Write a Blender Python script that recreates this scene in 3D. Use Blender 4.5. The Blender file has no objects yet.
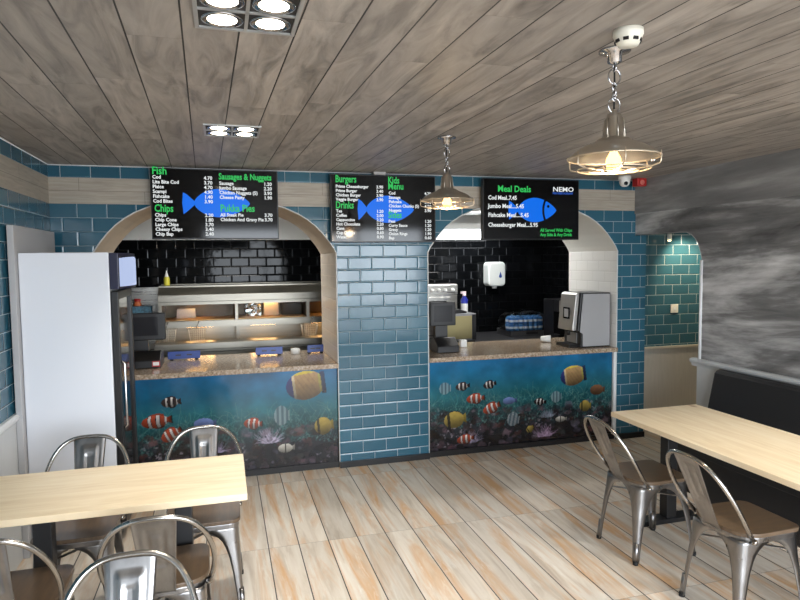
import bpy, bmesh, math, random
import numpy as np
from mathutils import Vector, Matrix
random.seed(7)
PI = math.pi
scene = bpy.context.scene
C = scene.collection

# ------------------------------------------------------------------ helpers
def s2l(c):
    out = []
    for v in c[:3]:
        v = v / 255.0
        out.append(v / 12.92 if v <= 0.04045 else ((v + 0.055) / 1.055) ** 2.4)
    return tuple(out) + (1.0,)

def add_box(bm, x0, x1, y0, y1, z0, z1, mi=0):
    v = [bm.verts.new(p) for p in ((x0,y0,z0),(x1,y0,z0),(x1,y1,z0),(x0,y1,z0),(x0,y0,z1),(x1,y0,z1),(x1,y1,z1),(x0,y1,z1))]
    for f in ((0,3,2,1),(4,5,6,7),(0,1,5,4),(1,2,6,5),(2,3,7,6),(3,0,4,7)):
        fc = bm.faces.new([v[i] for i in f]); fc.material_index = mi

def box(*a):
    bm = bmesh.new(); add_box(bm, *a); return bm

def add_tube(bm, pts, r, n=10, closed=False, mi=0):
    pts = [Vector(p) for p in pts]
    N = len(pts); rings = []
    rad = r if isinstance(r, (list, tuple)) else [r] * N
    up = None
    for i, p in enumerate(pts):
        if closed: t = pts[(i+1) % N] - pts[i-1]
        else: t = pts[min(i+1, N-1)] - pts[max(i-1, 0)]
        t.normalize()
        if up is None:
            up = Vector((0,0,1)) if abs(t.z) < 0.9 else Vector((1,0,0))
        a = up - t * up.dot(t)
        if a.length < 1e-6: a = t.orthogonal()
        a.normalize(); up = a
        b = t.cross(a)
        rings.append([bm.verts.new(p + (a*math.cos(2*PI*k/n) + b*math.sin(2*PI*k/n)) * rad[i]) for k in range(n)])
    M = N if closed else N-1
    for i in range(M):
        A, B = rings[i], rings[(i+1) % N]
        for k in range(n):
            f = bm.faces.new((A[k], A[(k+1)%n], B[(k+1)%n], B[k])); f.material_index = mi; f.smooth = True
    if not closed:
        f = bm.faces.new(rings[0][::-1]); f.material_index = mi
        f = bm.faces.new(rings[-1]); f.material_index = mi

def add_lathe(bm, prof, n=32, c=(0,0,0), cap=True, mi=0):
    rings = []
    for r, z in prof:
        if r < 1e-6: rings.append([bm.verts.new((c[0], c[1], c[2]+z))])
        else: rings.append([bm.verts.new((c[0]+r*math.cos(2*PI*k/n), c[1]+r*math.sin(2*PI*k/n), c[2]+z)) for k in range(n)])
    for A, B in zip(rings, rings[1:]):
        for k in range(n):
            if len(A) == 1 and len(B) == 1: continue
            if len(A) == 1: f = bm.faces.new((A[0], B[(k+1)%n], B[k]))
            elif len(B) == 1: f = bm.faces.new((A[k], A[(k+1)%n], B[0]))
            else: f = bm.faces.new((A[k], A[(k+1)%n], B[(k+1)%n], B[k]))
            f.smooth = True; f.material_index = mi
    if cap:
        if len(rings[0]) > 1: bm.faces.new(rings[0][::-1])
        if len(rings[-1]) > 1: bm.faces.new(rings[-1])

def add_prism(bm, outline, axis, a, b, mi=0):
    """outline: 2D points; extruded from a to b along axis 0/1/2"""
    def P(u, v, w):
        if axis == 0: return (w, u, v)
        if axis == 1: return (u, w, v)
        return (u, v, w)
    A = [bm.verts.new(P(u, v, a)) for u, v in outline]
    B = [bm.verts.new(P(u, v, b)) for u, v in outline]
    n = len(outline)
    fs = [bm.faces.new(A), bm.faces.new(B[::-1])]
    for i in range(n):
        fs.append(bm.faces.new((A[i], B[i], B[(i+1)%n], A[(i+1)%n])))
    for f in fs: f.material_index = mi
    return fs

def rrect(w, h, r, cx=0, cy=0, n=6):
    pts = []
    for sx, sy, a0 in ((1,1,0),(-1,1,90),(-1,-1,180),(1,-1,270)):
        for k in range(n+1):
            a = math.radians(a0 + 90*k/n)
            pts.append((cx + sx*(w/2-r) + r*math.cos(a), cy + sy*(h/2-r) + r*math.sin(a)))
    return pts

def obj(name, bm, mat, parent=None, loc=None, rot=None, smooth=None, bevel=0, solid=0, normals=True):
    me = bpy.data.meshes.new(name)
    if normals: bmesh.ops.recalc_face_normals(bm, faces=bm.faces[:])
    if smooth is not None:
        for f in bm.faces: f.smooth = smooth
    bm.to_mesh(me); bm.free()
    for m in (mat if isinstance(mat, (list, tuple)) else [mat]): me.materials.append(m)
    o = bpy.data.objects.new(name, me); C.objects.link(o)
    if parent: o.parent = parent
    if loc: o.location = loc
    if rot: o.rotation_euler = rot
    if solid:
        md = o.modifiers.new('solid', 'SOLIDIFY'); md.thickness = solid; md.offset = 0
    if bevel:
        md = o.modifiers.new('bevel', 'BEVEL'); md.width = bevel; md.segments = 2; md.limit_method = 'ANGLE'; md.angle_limit = math.radians(40)
    return o

def tag(o, label, cat, group=None):
    o['label'] = label; o['category'] = cat
    if group: o['group'] = group
    return o

def thing(name, label, cat, loc=(0,0,0), rz=0, group=None):
    o = bpy.data.objects.new(name, None); C.objects.link(o)
    o.location = loc; o.rotation_euler = (0, 0, rz); o.empty_display_size = 0.1
    return tag(o, label, cat, group)

def struct(name, bm, mat, smooth=None, normals=True):
    o = obj(name, bm, mat, smooth=smooth, normals=normals); o['kind'] = 'structure'; return o

def copy_tree(o, parent=None):
    c = o.copy(); C.objects.link(c)
    if parent: c.parent = parent
    for ch in [x for x in scene.objects if x.parent == o]:
        copy_tree(ch, c)
    return c

# ------------------------------------------------------------------ materials
def newmat(name):
    m = bpy.data.materials.new(name); m.use_nodes = True
    nt = m.node_tree; b = nt.nodes['Principled BSDF']
    return m, nt, b

def N(nt, t, **kw):
    n = nt.nodes.new(t)
    for k, v in kw.items(): setattr(n, k, v)
    return n

def L(nt, a, b): nt.links.new(a, b)

def mth(nt, op, a, b=None, c=None, clamp=False):
    n = N(nt, 'ShaderNodeMath', operation=op); n.use_clamp = clamp
    for i, v in enumerate((a, b, c)):
        if v is None: continue
        if isinstance(v, (int, float)): n.inputs[i].default_value = v
        else: L(nt, v, n.inputs[i])
    return n.outputs[0]

def mixc(nt, fac, a, b, blend='MIX'):
    n = N(nt, 'ShaderNodeMix', data_type='RGBA', blend_type=blend)
    for i, v in ((0, fac), (6, a), (7, b)):
        if isinstance(v, (int, float)): n.inputs[i].default_value = v
        elif isinstance(v, tuple): n.inputs[i].default_value = v
        else: L(nt, v, n.inputs[i])
    return n.outputs[2]

def objcoord(nt):
    tc = N(nt, 'ShaderNodeTexCoord'); s = N(nt, 'ShaderNodeSeparateXYZ'); L(nt, tc.outputs['Object'], s.inputs[0])
    return s.outputs[0], s.outputs[1], s.outputs[2]

def comb(nt, x, y, z=0.0):
    c = N(nt, 'ShaderNodeCombineXYZ')
    for i, v in enumerate((x, y, z)):
        if isinstance(v, (int, float)): c.inputs[i].default_value = v
        else: L(nt, v, c.inputs[i])
    return c.outputs[0]

def noise(nt, vec, scale, detail=4, rough=0.55, dist=0.0):
    n = N(nt, 'ShaderNodeTexNoise'); n.inputs['Scale'].default_value = scale; n.inputs['Detail'].default_value = detail
    n.inputs['Roughness'].default_value = rough; n.inputs['Distortion'].default_value = dist
    L(nt, vec, n.inputs['Vector']); return n.outputs['Fac']

def ramp(nt, fac, stops):
    r = N(nt, 'ShaderNodeValToRGB'); e = r.color_ramp.elements
    while len(e) < len(stops): e.new(0.5)
    for el, (p, c) in zip(e, stops): el.position = p; el.color = c
    L(nt, fac, r.inputs[0]); return r.outputs[0]

def plain(name, col, rough=0.5, metal=0.0, spec=0.5, grain=0.0, gscale=8.0, stretch=(1,1,1), coat=0.0, emis=None, es=0.0):
    m, nt, b = newmat(name)
    col = s2l(col)
    b.inputs['Base Color'].default_value = col
    b.inputs['Roughness'].default_value = rough; b.inputs['Metallic'].default_value = metal
    b.inputs['Specular IOR Level'].default_value = spec; b.inputs['Coat Weight'].default_value = coat
    if grain:
        x, y, z = objcoord(nt)
        v = comb(nt, mth(nt, 'MULTIPLY', x, stretch[0]), mth(nt, 'MULTIPLY', y, stretch[1]), mth(nt, 'MULTIPLY', z, stretch[2]))
        f = noise(nt, v, gscale, 5)
        lo = tuple(c*(1-grain) for c in col[:3]) + (1,); hi = tuple(min(1, c*(1+grain)) for c in col[:3]) + (1,)
        L(nt, ramp(nt, f, [(0.3, lo), (0.7, hi)]), b.inputs['Base Color'])
        r = N(nt, 'ShaderNodeMapRange'); L(nt, f, r.inputs[0]); r.inputs[3].default_value = max(0.02, rough-0.1); r.inputs[4].default_value = min(1, rough+0.12)
        L(nt, r.outputs[0], b.inputs['Roughness'])
    if emis:
        b.inputs['Emission Color'].default_value = s2l(emis); b.inputs['Emission Strength'].default_value = es
    return m

def tile_mat(name, axis, c1, c2, mortar, w=0.2025, h=0.1035, gap=0.002, pu=0.0, pv=0.0, rough=0.12, band=False, bump=0.35, spec=0.5):
    m, nt, b = newmat(name)
    x, y, z = objcoord(nt)
    u = (x, y)[axis]
    zz = mth(nt, 'SUBTRACT', z, pv)
    if band:
        g = mth(nt, 'GREATER_THAN', z, 2.277)
        zz = mth(nt, 'ADD', zz, mth(nt, 'MULTIPLY', g, 0.1035*23 - 2.373 + pv))
    v = comb(nt, mth(nt, 'SUBTRACT', u, pu), zz)
    def brick(ms, sm):
        n = N(nt, 'ShaderNodeTexBrick'); n.offset = 0.5; n.squash = 1.0
        n.inputs['Scale'].default_value = 1.0; n.inputs['Mortar Size'].default_value = ms; n.inputs['Mortar Smooth'].default_value = sm
        n.inputs['Brick Width'].default_value = w; n.inputs['Row Height'].default_value = h; n.inputs['Bias'].default_value = 0.0
        n.inputs['Color1'].default_value = s2l(c1); n.inputs['Color2'].default_value = s2l(c2); n.inputs['Mortar'].default_value = s2l(mortar)
        L(nt, v, n.inputs['Vector']); return n
    b1 = brick(gap, 0.1); b2 = brick(0.011, 1.0)
    nz = noise(nt, v, 6.0, 3)
    col = mixc(nt, 0.12, b1.outputs['Color'], ramp(nt, nz, [(0.3, s2l(c2)), (0.7, s2l(c1))]))
    col = mixc(nt, b1.outputs['Fac'], col, s2l(mortar))
    rg = N(nt, 'ShaderNodeMapRange'); L(nt, b1.outputs['Fac'], rg.inputs[0]); rg.inputs[3].default_value = rough; rg.inputs[4].default_value = 0.7
    rgo = rg.outputs[0]
    hgt = mth(nt, 'SUBTRACT', 1.0, b2.outputs['Fac'])
    # a little unevenness of each glaze
    hgt = mth(nt, 'ADD', hgt, mth(nt, 'MULTIPLY', noise(nt, v, 9.0, 2), 0.25))
    if band:
        # the two courses of wood-look planks
        inb = mth(nt, 'MULTIPLY', mth(nt, 'GREATER_THAN', z, 2.182), mth(nt, 'LESS_THAN', z, 2.373))
        gv = comb(nt, mth(nt, 'MULTIPLY', u, 2.0), mth(nt, 'MULTIPLY', z, 26.0))
        gn = noise(nt, gv, 2.0, 6, 0.6, 0.6)
        wc = ramp(nt, gn, [(0.25, s2l((150,141,128))), (0.75, s2l((184,176,162)))])
        pb = N(nt, 'ShaderNodeTexBrick'); pb.offset = 0.5
        L(nt, comb(nt, mth(nt, 'ADD', u, 0.1), mth(nt, 'SUBTRACT', z, 2.182)), pb.inputs['Vector'])
        pb.inputs['Scale'].default_value = 1; pb.inputs['Mortar Size'].default_value = 0.0012; pb.inputs['Brick Width'].default_value = 0.9; pb.inputs['Row Height'].default_value = 0.0955
        wc = mixc(nt, pb.outputs['Fac'], wc, s2l((90,84,76)))
        col = mixc(nt, inb, col, wc)
        rgo = mth(nt, 'ADD', mth(nt, 'MULTIPLY', rgo, mth(nt, 'SUBTRACT', 1.0, inb)), mth(nt, 'MULTIPLY', inb, 0.45))
        hgt = mth(nt, 'MULTIPLY', hgt, mth(nt, 'SUBTRACT', 1.0, inb))
    L(nt, col, b.inputs['Base Color']); L(nt, rgo, b.inputs['Roughness'])
    b.inputs['Specular IOR Level'].default_value = spec
    bp = N(nt, 'ShaderNodeBump'); bp.inputs['Strength'].default_value = bump; bp.inputs['Distance'].default_value = 0.006
    L(nt, hgt, bp.inputs['Height']); L(nt, bp.outputs[0], b.inputs['Normal'])
    return m

TEAL1, TEAL2, GROUT = (42,88,108), (50,100,120), (168,180,186)
M_front = tile_mat('teal_tile_front', 0, TEAL1, TEAL2, GROUT, pu=0.905, pv=0.010, band=True)
M_left = tile_mat('teal_tile_side', 1, TEAL1, TEAL2, GROUT, pu=5.08, pv=0.010, band=True)
M_alc = tile_mat('teal_tile_alcove', 0, (46,84,96), (54,96,108), (168,176,172), pu=3.9, pv=0.005)
M_black = tile_mat('black_tile', 0, (9,10,11), (14,15,17), (22,23,25), gap=0.0012, pu=0.0, pv=0.03, rough=0.07, bump=0.4, spec=0.14)
M_blackside = tile_mat('black_tile_side', 1, (9,10,11), (14,15,17), (22,23,25), gap=0.0012, pu=0.0, pv=0.03, rough=0.07, bump=0.4, spec=0.14)
M_cream = tile_mat('cream_jamb_tile', 1, (238,226,208), (242,231,214), (214,200,180), w=0.2, h=0.1, pu=5.08, pv=0.01, rough=0.25, bump=0.15)
M_whitetile = tile_mat('white_jamb_tile', 1, (232,232,228), (238,238,234), (205,205,200), w=0.2, h=0.1, pu=5.08, pv=0.01, rough=0.15, bump=0.2)
M_soffitL = plain('arch_soffit_beige', (196,182,162), 0.5, grain=0.1, gscale=5)
M_soffitR = plain('arch_soffit_white', (228,227,220), 0.45)
M_white = plain('white_paint', (236,236,232), 0.5)
M_trimw = plain('white_trim', (226,228,228), 0.35)

def plank_mat(name, axis_rot, pitch, phase, length, lphase, stops, gap, gapcol, rough, stack=True, blotch=None, vstretch=1.0, bump=0.3):
    """planks running along (roughly) Y, counted along X"""
    m, nt, b = newmat(name)
    x, y, z = objcoord(nt)
    xr = mth(nt, 'ADD', x, mth(nt, 'MULTIPLY', y, -axis_rot))
    t = mth(nt, 'DIVIDE', mth(nt, 'SUBTRACT', xr, phase), pitch)
    pid = mth(nt, 'FLOOR', t); fr = mth(nt, 'SUBTRACT', t, pid)
    wn = N(nt, 'ShaderNodeTexWhiteNoise', noise_dimensions='1D'); L(nt, pid, wn.inputs['W'])
    off = mth(nt, 'MULTIPLY', wn.outputs['Value'], 0.0 if stack else length)
    ty = mth(nt, 'DIVIDE', mth(nt, 'ADD', mth(nt, 'SUBTRACT', y, lphase), off), length)
    yid = mth(nt, 'FLOOR', ty); fy = mth(nt, 'SUBTRACT', ty, yid)
    wn2 = N(nt, 'ShaderNodeTexWhiteNoise', noise_dimensions='2D'); L(nt, comb(nt, pid, yid), wn2.inputs['Vector'])
    rnd = wn2.outputs['Value']
    gx = mth(nt, 'ADD', mth(nt, 'MULTIPLY', xr, 9.0), mth(nt, 'MULTIPLY', rnd, 50.0))
    gy = mth(nt, 'ADD', mth(nt, 'MULTIPLY', y, vstretch), mth(nt, 'MULTIPLY', rnd, 31.0))
    n1 = noise(nt, comb(nt, gx, gy, mth(nt, 'MULTIPLY', rnd, 9.0)), 1.2, 6, 0.6, 1.2)
    col = ramp(nt, n1, stops)
    if blotch:
        gx2 = mth(nt, 'ADD', mth(nt, 'MULTIPLY', xr, 7.0), mth(nt, 'MULTIPLY', rnd, 23.0))
        n2 = noise(nt, comb(nt, gx2, mth(nt, 'MULTIPLY', gy, 0.8)), 1.1, 5, 0.65, 0.8)
        col = mixc(nt, ramp(nt, n2, [(0.48, (0,0,0,1)), (0.66, (1,1,1,1))]), col, s2l(blotch))
        n3 = noise(nt, comb(nt, mth(nt, 'MULTIPLY', gx2, 1.0), gy, 4.0), 3.0, 6, 0.7, 0.5)
        col = mixc(nt, ramp(nt, n3, [(0.55, (0,0,0,1)), (0.75, (0.8,0.8,0.8,1))]), col, s2l((234,230,222)))
    var = N(nt, 'ShaderNodeMapRange'); L(nt, rnd, var.inputs[0]); var.inputs[3].default_value = 0.84; var.inputs[4].default_value = 1.1
    vm = N(nt, 'ShaderNodeVectorMath', operation='SCALE'); L(nt, col, vm.inputs[0]); L(nt, var.outputs[0], vm.inputs['Scale'])
    col = vm.outputs[0]
    ex = mth(nt, 'MULTIPLY', mth(nt, 'MINIMUM', fr, mth(nt, 'SUBTRACT', 1.0, fr)), pitch)
    ey = mth(nt, 'MULTIPLY', mth(nt, 'MINIMUM', fy, mth(nt, 'SUBTRACT', 1.0, fy)), length)
    mx = mth(nt, 'LESS_THAN', ex, gap); my = mth(nt, 'LESS_THAN', ey, gap*0.45)
    mk = mth(nt, 'MAXIMUM', mx, mth(nt, 'MULTIPLY', my, 0.6 if stack else 0.25))
    col = mixc(nt, mk, col, s2l(gapcol))
    L(nt, col, b.inputs['Base Color'])
    rg = N(nt, 'ShaderNodeMapRange'); L(nt, n1, rg.inputs[0]); rg.inputs[3].default_value = rough-0.08; rg.inputs[4].default_value = rough+0.12
    L(nt, rg.outputs[0], b.inputs['Roughness'])
    bp = N(nt, 'ShaderNodeBump'); bp.inputs['Strength'].default_value = bump; bp.inputs['Distance'].default_value = 0.003
    L(nt, mth(nt, 'SUBTRACT', mth(nt, 'MULTIPLY', n1, 0.2), mk), bp.inputs['Height']); L(nt, bp.outputs[0], b.inputs['Normal'])
    return m

M_floor = plank_mat('plank_tile_floor', 0.0, 0.183, 0.222, 1.11, 3.755,
    [(0.25, s2l((180,165,147))), (0.5, s2l((216,206,192))), (0.75, s2l((230,224,214)))], 0.0032, (52,48,44), 0.42, True, blotch=(208,168,124), vstretch=0.95)
M_ceil = plank_mat('plank_ceiling', -0.026, 0.1715, -0.218, 1.25, 0.4,
    [(0.26, s2l((112,106,100))), (0.5, s2l((160,152,144))), (0.74, s2l((186,178,169)))], 0.0028, (48,45,42), 0.5, False, vstretch=1.6)

# cloud wallpaper on the right wall
def cloud_mat(name, lo, hi, zoff):
    m, nt, b = newmat(name)
    x, y, z = objcoord(nt)
    zs = mth(nt, 'ADD', z, mth(nt, 'MULTIPLY', y, 0.05))
    v = comb(nt, mth(nt, 'MULTIPLY', y, 0.55), mth(nt, 'ADD', mth(nt, 'MULTIPLY', zs, 2.4), zoff), 1.7)
    n1 = noise(nt, v, 1.5, 7, 0.6, 0.5)
    v2 = comb(nt, mth(nt, 'MULTIPLY', y, 1.0), mth(nt, 'MULTIPLY', zs, 9.0), 3.1)
    n2 = noise(nt, v2, 1.6, 6, 0.62, 0.4)
    f = mth(nt, 'ADD', mth(nt, 'MULTIPLY', n1, 0.7), mth(nt, 'MULTIPLY', n2, 0.3))
    col = ramp(nt, f, [(0.32, s2l((lo,lo,lo+1))), (0.48, s2l(((lo+hi)//2-12,)*3)), (0.66, s2l((hi,hi,hi)))])
    L(nt, col, b.inputs['Base Color']); b.inputs['Roughness'].default_value = 0.55
    return m
M_cloud = cloud_mat('cloud_wallpaper', 46, 214, 0.0)
M_cloud2 = cloud_mat('cloud_wallpaper_upper', 108, 176, 3.3)
M_wains = plain('wainscot_grey', (196,199,200), 0.45, grain=0.04, gscale=6)
M_walcove = plain('alcove_wainscot', (182,176,166), 0.5, grain=0.06, gscale=10, stretch=(6,1,0.5))
M_skirt = plain('black_skirting', (22,22,24), 0.35)
M_plaster = plain('room_plaster', (214,212,206), 0.7)

# objects' materials
M_pine = None
def pine_mat(name, ax):
    m, nt, b = newmat(name)
    x, y, z = objcoord(nt)
    a, c = (x, y) if ax == 0 else (y, x)
    v = comb(nt, mth(nt, 'MULTIPLY', a, 0.9), mth(nt, 'MULTIPLY', c, 9.0), z)
    n1 = noise(nt, v, 2.2, 6, 0.55, 1.0)
    col = ramp(nt, n1, [(0.25, s2l((222,201,166))), (0.55, s2l((238,221,190))), (0.8, s2l((245,232,206)))])
    vo = N(nt, 'ShaderNodeTexVoronoi'); vo.inputs['Scale'].default_value = 3.2
    L(nt, comb(nt, mth(nt, 'MULTIPLY', a, 0.8), mth(nt, 'MULTIPLY', c, 1.3), 0.0), vo.inputs['Vector'])
    col = mixc(nt, ramp(nt, vo.outputs['Distance'], [(0.035, (0.9,0.9,0.9,1)), (0.11, (0,0,0,1))]), col, s2l((168,126,86)))
    L(nt, col, b.inputs['Base Color']); b.inputs['Roughness'].default_value = 0.45
    return m
M_pineX = pine_mat('pine_top_x', 0); M_pineY = pine_mat('pine_top_y', 1)
M_iron = plain('black_iron', (24,24,26), 0.45, metal=0.0)
M_chair = plain('brushed_gunmetal', (148,147,147), 0.3, metal=1.0, grain=0.22, gscale=14, stretch=(1,1,0.35))
M_tube = plain('polished_tube', (176,174,170), 0.22, metal=1.0)
M_seat = plain('walnut_seat', (96,79,62), 0.34, grain=0.25, gscale=9, stretch=(1,6,1))
M_rubber = plain('black_rubber', (20,20,20), 0.7)
M_chrome = plain('chrome', (200,200,202), 0.12, metal=1.0)
M_steel = plain('brushed_steel', (190,188,182), 0.28, metal=1.0, grain=0.08, gscale=10, stretch=(0.3,1,5))
M_steelside = plain('steel_side', (150,150,152), 0.4, metal=0.7)
M_dark = plain('dark_plastic', (20,20,22), 0.35)
M_darkscr = plain('dark_screen', (8,8,10), 0.08, spec=0.32)
M_bench = plain('black_leatherette', (25,25,27), 0.5, grain=0.12, gscale=30)
M_fridgew = plain('fridge_white', (222,226,234), 0.25)
M_panelg = plain('grey_panel', (176,176,178), 0.5)
M_cream_pl = plain('detector_white', (232,228,214), 0.4)
M_red = plain('alarm_red', (170,30,28), 0.35)
M_blue = plain('blue_plastic', (38,70,150), 0.35)
M_gold = plain('brushed_gold_steel', (176,164,120), 0.32, metal=0.8)
M_shade = plain('pendant_nickel', (196,190,180), 0.3, metal=1.0)
M_cage = plain('cage_wire', (206,192,170), 0.3, metal=0.6)
M_copper = plain('socket_dark', (60,50,44), 0.4, metal=0.6)

def emit(name, col, s):
    m, nt, b = newmat(name)
    b.inputs['Base Color'].default_value = (0.0,0.0,0.0,1); b.inputs['Roughness'].default_value = 0.3; b.inputs['Specular IOR Level'].default_value = 0.15
    b.inputs['Emission Color'].default_value = s2l(col); b.inputs['Emission Strength'].default_value = s
    return m
M_lamp = emit('spot_lamp_glow', (255,244,222), 18)
M_bulb = emit('filament_glow', (255,176,90), 7)
M_strip = emit('strip_light_glow', (245,250,255), 7)
M_header = emit('fridge_sign_glow', (196,212,250), 0.75)
M_heat = emit('heat_lamp_glow', (255,190,110), 16)
M_txtw = emit('menu_white', (228,232,232), 0.95)
M_txtg = emit('menu_green', (60,214,104), 0.7)
M_fishb = emit('menu_blue', (16,112,238), 0.85)
M_txtb = emit('menu_small_blue', (60,110,220), 0.6)
M_black0 = emit('menu_black', (4,4,6), 0.1)

def glass(name, col=(235,240,240), rough=0.02):
    m, nt, b = newmat(name)
    b.inputs['Base Color'].default_value = s2l(col); b.inputs['Roughness'].default_value = rough
    b.inputs['Transmission Weight'].default_value = 1.0; b.inputs['IOR'].default_value = 1.03
    return m
M_glass = glass('clear_glass')
M_wrap = glass('plastic_wrap', (225,228,232), 0.2)
M_wrap.node_tree.nodes['Principled BSDF'].inputs['IOR'].default_value = 1.2

def stone_mat():
    m, nt, b = newmat('speckled_stone')
    x, y, z = objcoord(nt); v = comb(nt, x, y, z)
    n1 = noise(nt, v, 55, 4, 0.7); n2 = noise(nt, v, 14, 4, 0.6)
    col = ramp(nt, n1, [(0.35, s2l((98,86,74))), (0.5, s2l((164,150,132))), (0.68, s2l((212,204,192)))])
    col = mixc(nt, mth(nt, 'MULTIPLY', n2, 0.8), col, s2l((158,132,102)))
    L(nt, col, b.inputs['Base Color']); b.inputs['Roughness'].default_value = 0.16
    return m
M_stone = stone_mat()

# ------------------------------------------------------------------ setting
YF, YB, XL, XR, ZC = 5.08, 7.6, -1.2, 3.78, 2.466
YK = 5.93     # kitchen side of the thick front wall
YR = -1.3     # shopfront behind the camera

struct('floor', box(XL-0.15, 5.5, YR-0.2, YF+0.9, -0.1, 0), M_floor)
struct('floor_kitchen', box(-2.2, 4.35, YF+0.9, YB+0.1, -0.1, 0), plain('kitchen_floor', (90,88,86), 0.5))
struct('ceiling', box(XL-0.15, XR+0.2, YR-0.2, YF+0.02, ZC, ZC+0.1), M_ceil)

# front wall with its two arched openings
NORM = [(0,2.235),(0.25,2.225),(0.42,2.205),(0.55,2.170),(0.67,2.122),(0.75,2.077),(0.82,2.025),(0.88,1.968),(0.94,1.898),(0.975,1.850),(1.0,1.806)]
def arch_pts(x0, x1):
    c, hw = (x0+x1)/2, (x1-x0)/2
    right = [(c+hw*t, z) for t, z in NORM]
    left = [(c-hw*t, z) for t, z in NORM[1:]][::-1]
    return left + right
AL, AR = (-0.93, 0.905), (1.70, 3.585)
arcL, arcR = arch_pts(*AL), arch_pts(*AR)
bm = bmesh.new()
def poly(pts): bm.faces.new([bm.verts.new((x, YF, z)) for x, z in pts])
SP = 1.806
poly([(XL,0),(AL[0],0),(AL[0],SP),(AL[0],ZC),(XL,ZC)])
for arc in (arcL, arcR):
    for (xa, za), (xb, zb) in zip(arc, arc[1:]):
        poly([(xa,za),(xb,zb),(xb,ZC),(xa,ZC)])
poly([(AL[1],0),(AR[0],0),(AR[0],SP),(AR[0],ZC),(AL[1],ZC),(AL[1],SP)])
poly([(AR[1],0),(3.9,0),(3.9,ZC),(AR[1],ZC),(AR[1],SP)])
bmesh.ops.remove_doubles(bm, verts=bm.verts[:], dist=1e-4)
geo = bmesh.ops.extrude_face_region(bm, geom=bm.faces[:])
bmesh.ops.translate(bm, verts=[g for g in geo['geom'] if isinstance(g, bmesh.types.BMVert)], vec=(0, YK-YF, 0))
bmesh.ops.recalc_face_normals(bm, faces=bm.faces[:])
for f in bm.faces:
    c = f.calc_center_median(); n = f.normal
    if n.y < -0.5: f.material_index = 0
    elif n.y > 0.5: f.material_index = 1
    else:
        left = c.x < 1.3
        if c.z > SP: f.material_index = 2 if left else 3
        else: f.material_index = 4 if left else 5
    if c.x > 3.89: f.material_index = 0
struct('wall_front', bm, [M_front, M_black, M_soffitL, M_soffitR, M_cream, M_whitetile], normals=False)

# thin white beads along the opening edges
def bead(name, pts, r=0.005):
    b = bmesh.new(); add_tube(b, pts, r, 6); return struct(name, b, M_trimw)
for i, (arc, (x0, x1)) in enumerate(((arcL, AL), (arcR, AR))):
    bead('trim_%d' % (i+1), [(x0, YF-0.002, 0.05)] + [(x, YF-0.002, z) for x, z in arc] + [(x1, YF-0.002, 0.05)])
bead('trim_3', [(XL+0.004, YR, ZC-0.004), (XL+0.004, YF-0.004, ZC-0.004), (XR, YF-0.004, ZC-0.004)], 0.004)
b = bmesh.new(); add_box(b, 3.555, 3.585, YF-0.004, YF+0.02, 0.05, 0.85); struct('trim_4', b, M_trimw)

# skirting
b = bmesh.new()
add_box(b, 0.905, 1.70, YF-0.018, YF, 0, 0.05); add_box(b, 3.585, 3.9, YF-0.018, YF, 0, 0.05); add_box(b, XL, -0.93, YF-0.018, YF, 0, 0.05)
struct('baseboard_front', b, M_skirt)

# left wall
struct('wall_left', box(XL-0.12, XL, YR-0.2, YF+0.85, 0, ZC), M_left)
struct('wall_kitchen_left', box(-2.25, -2.15, YF+0.9, YB, 0, 2.35), M_blackside)
b = bmesh.new(); add_box(b, -2.25, 4.35, YB, YB+0.1, 0, 2.0, 0); add_box(b, -2.25, 4.35, YB, YB+0.1, 2.0, 2.35, 1)
struct('wall_back', b, [M_black, M_white])
struct('wall_kitchen_right', box(4.2, 4.3, YK, YB, 0, 2.35), M_blackside)
struct('ceiling_kitchen', box(-2.25, 4.35, YK, YB+0.1, 2.30, 2.40), M_white)
struct('wall_kitchen_front', box(-2.25, XL, YK-0.05, YK, 0, 2.35), M_blackside)
struct('wall_kitchen_side', box(3.9, 4.3, YK-0.05, YK, 0, 2.35), M_blackside)

b = bmesh.new(); add_box(b, XL, XL+0.014, YR, YF, 0, 0.83, 0); struct('trim_5', b, M_wains)
b = bmesh.new(); add_prism(b, [(XL,0.825),(XL+0.018,0.825),(XL+0.03,0.84),(XL+0.034,0.858),(XL+0.022,0.868),(XL,0.868)], 1, YR, YF); 
struct('trim_6', b, M_trimw)

# right wall with its doorway to the alcove
yd0, yd1 = 4.22, YF
ch = [(4.22,1.715),(4.235,1.78),(4.262,1.845),(4.30,1.895),(4.345,1.930),(4.40,1.950),(4.46,1.954)]
out = [(YR,0),(yd0,0)] + ch + [(yd1,1.954),(yd1,ZC),(YR,ZC)]
b = bmesh.new(); add_prism(b, out, 0, XR, XR+0.11)
for f in b.faces:
    pass
struct('wall_right', b, M_cloud)
struct('trim_7', box(XR-0.012, XR, YR, YF-0.001, 2.152, ZC), M_cloud2)
bead('trim_8', [(XR-0.002, yd0, 0.89), (XR-0.002, yd0, 1.715)], 0.014)
b = bmesh.new(); add_tube(b, [(XR, y, z) for y, z in ch] + [(XR, YF, 1.954)], 0.004, 6); struct('trim_9', b, plain('dull_bead', (150,150,150), 0.5))
b = bmesh.new(); add_box(b, XR-0.016, XR, YR, 4.235, 0, 0.845); struct('trim_10', b, M_wains)
b = bmesh.new(); add_prism(b, [(XR+0.02,0.835),(XR-0.02,0.835),(XR-0.026,0.855),(XR-0.042,0.872),(XR-0.046,0.888),(XR-0.03,0.900),(XR+0.02,0.900)], 1, YR, 4.29)
struct('trim_11', b, M_wains)
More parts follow.
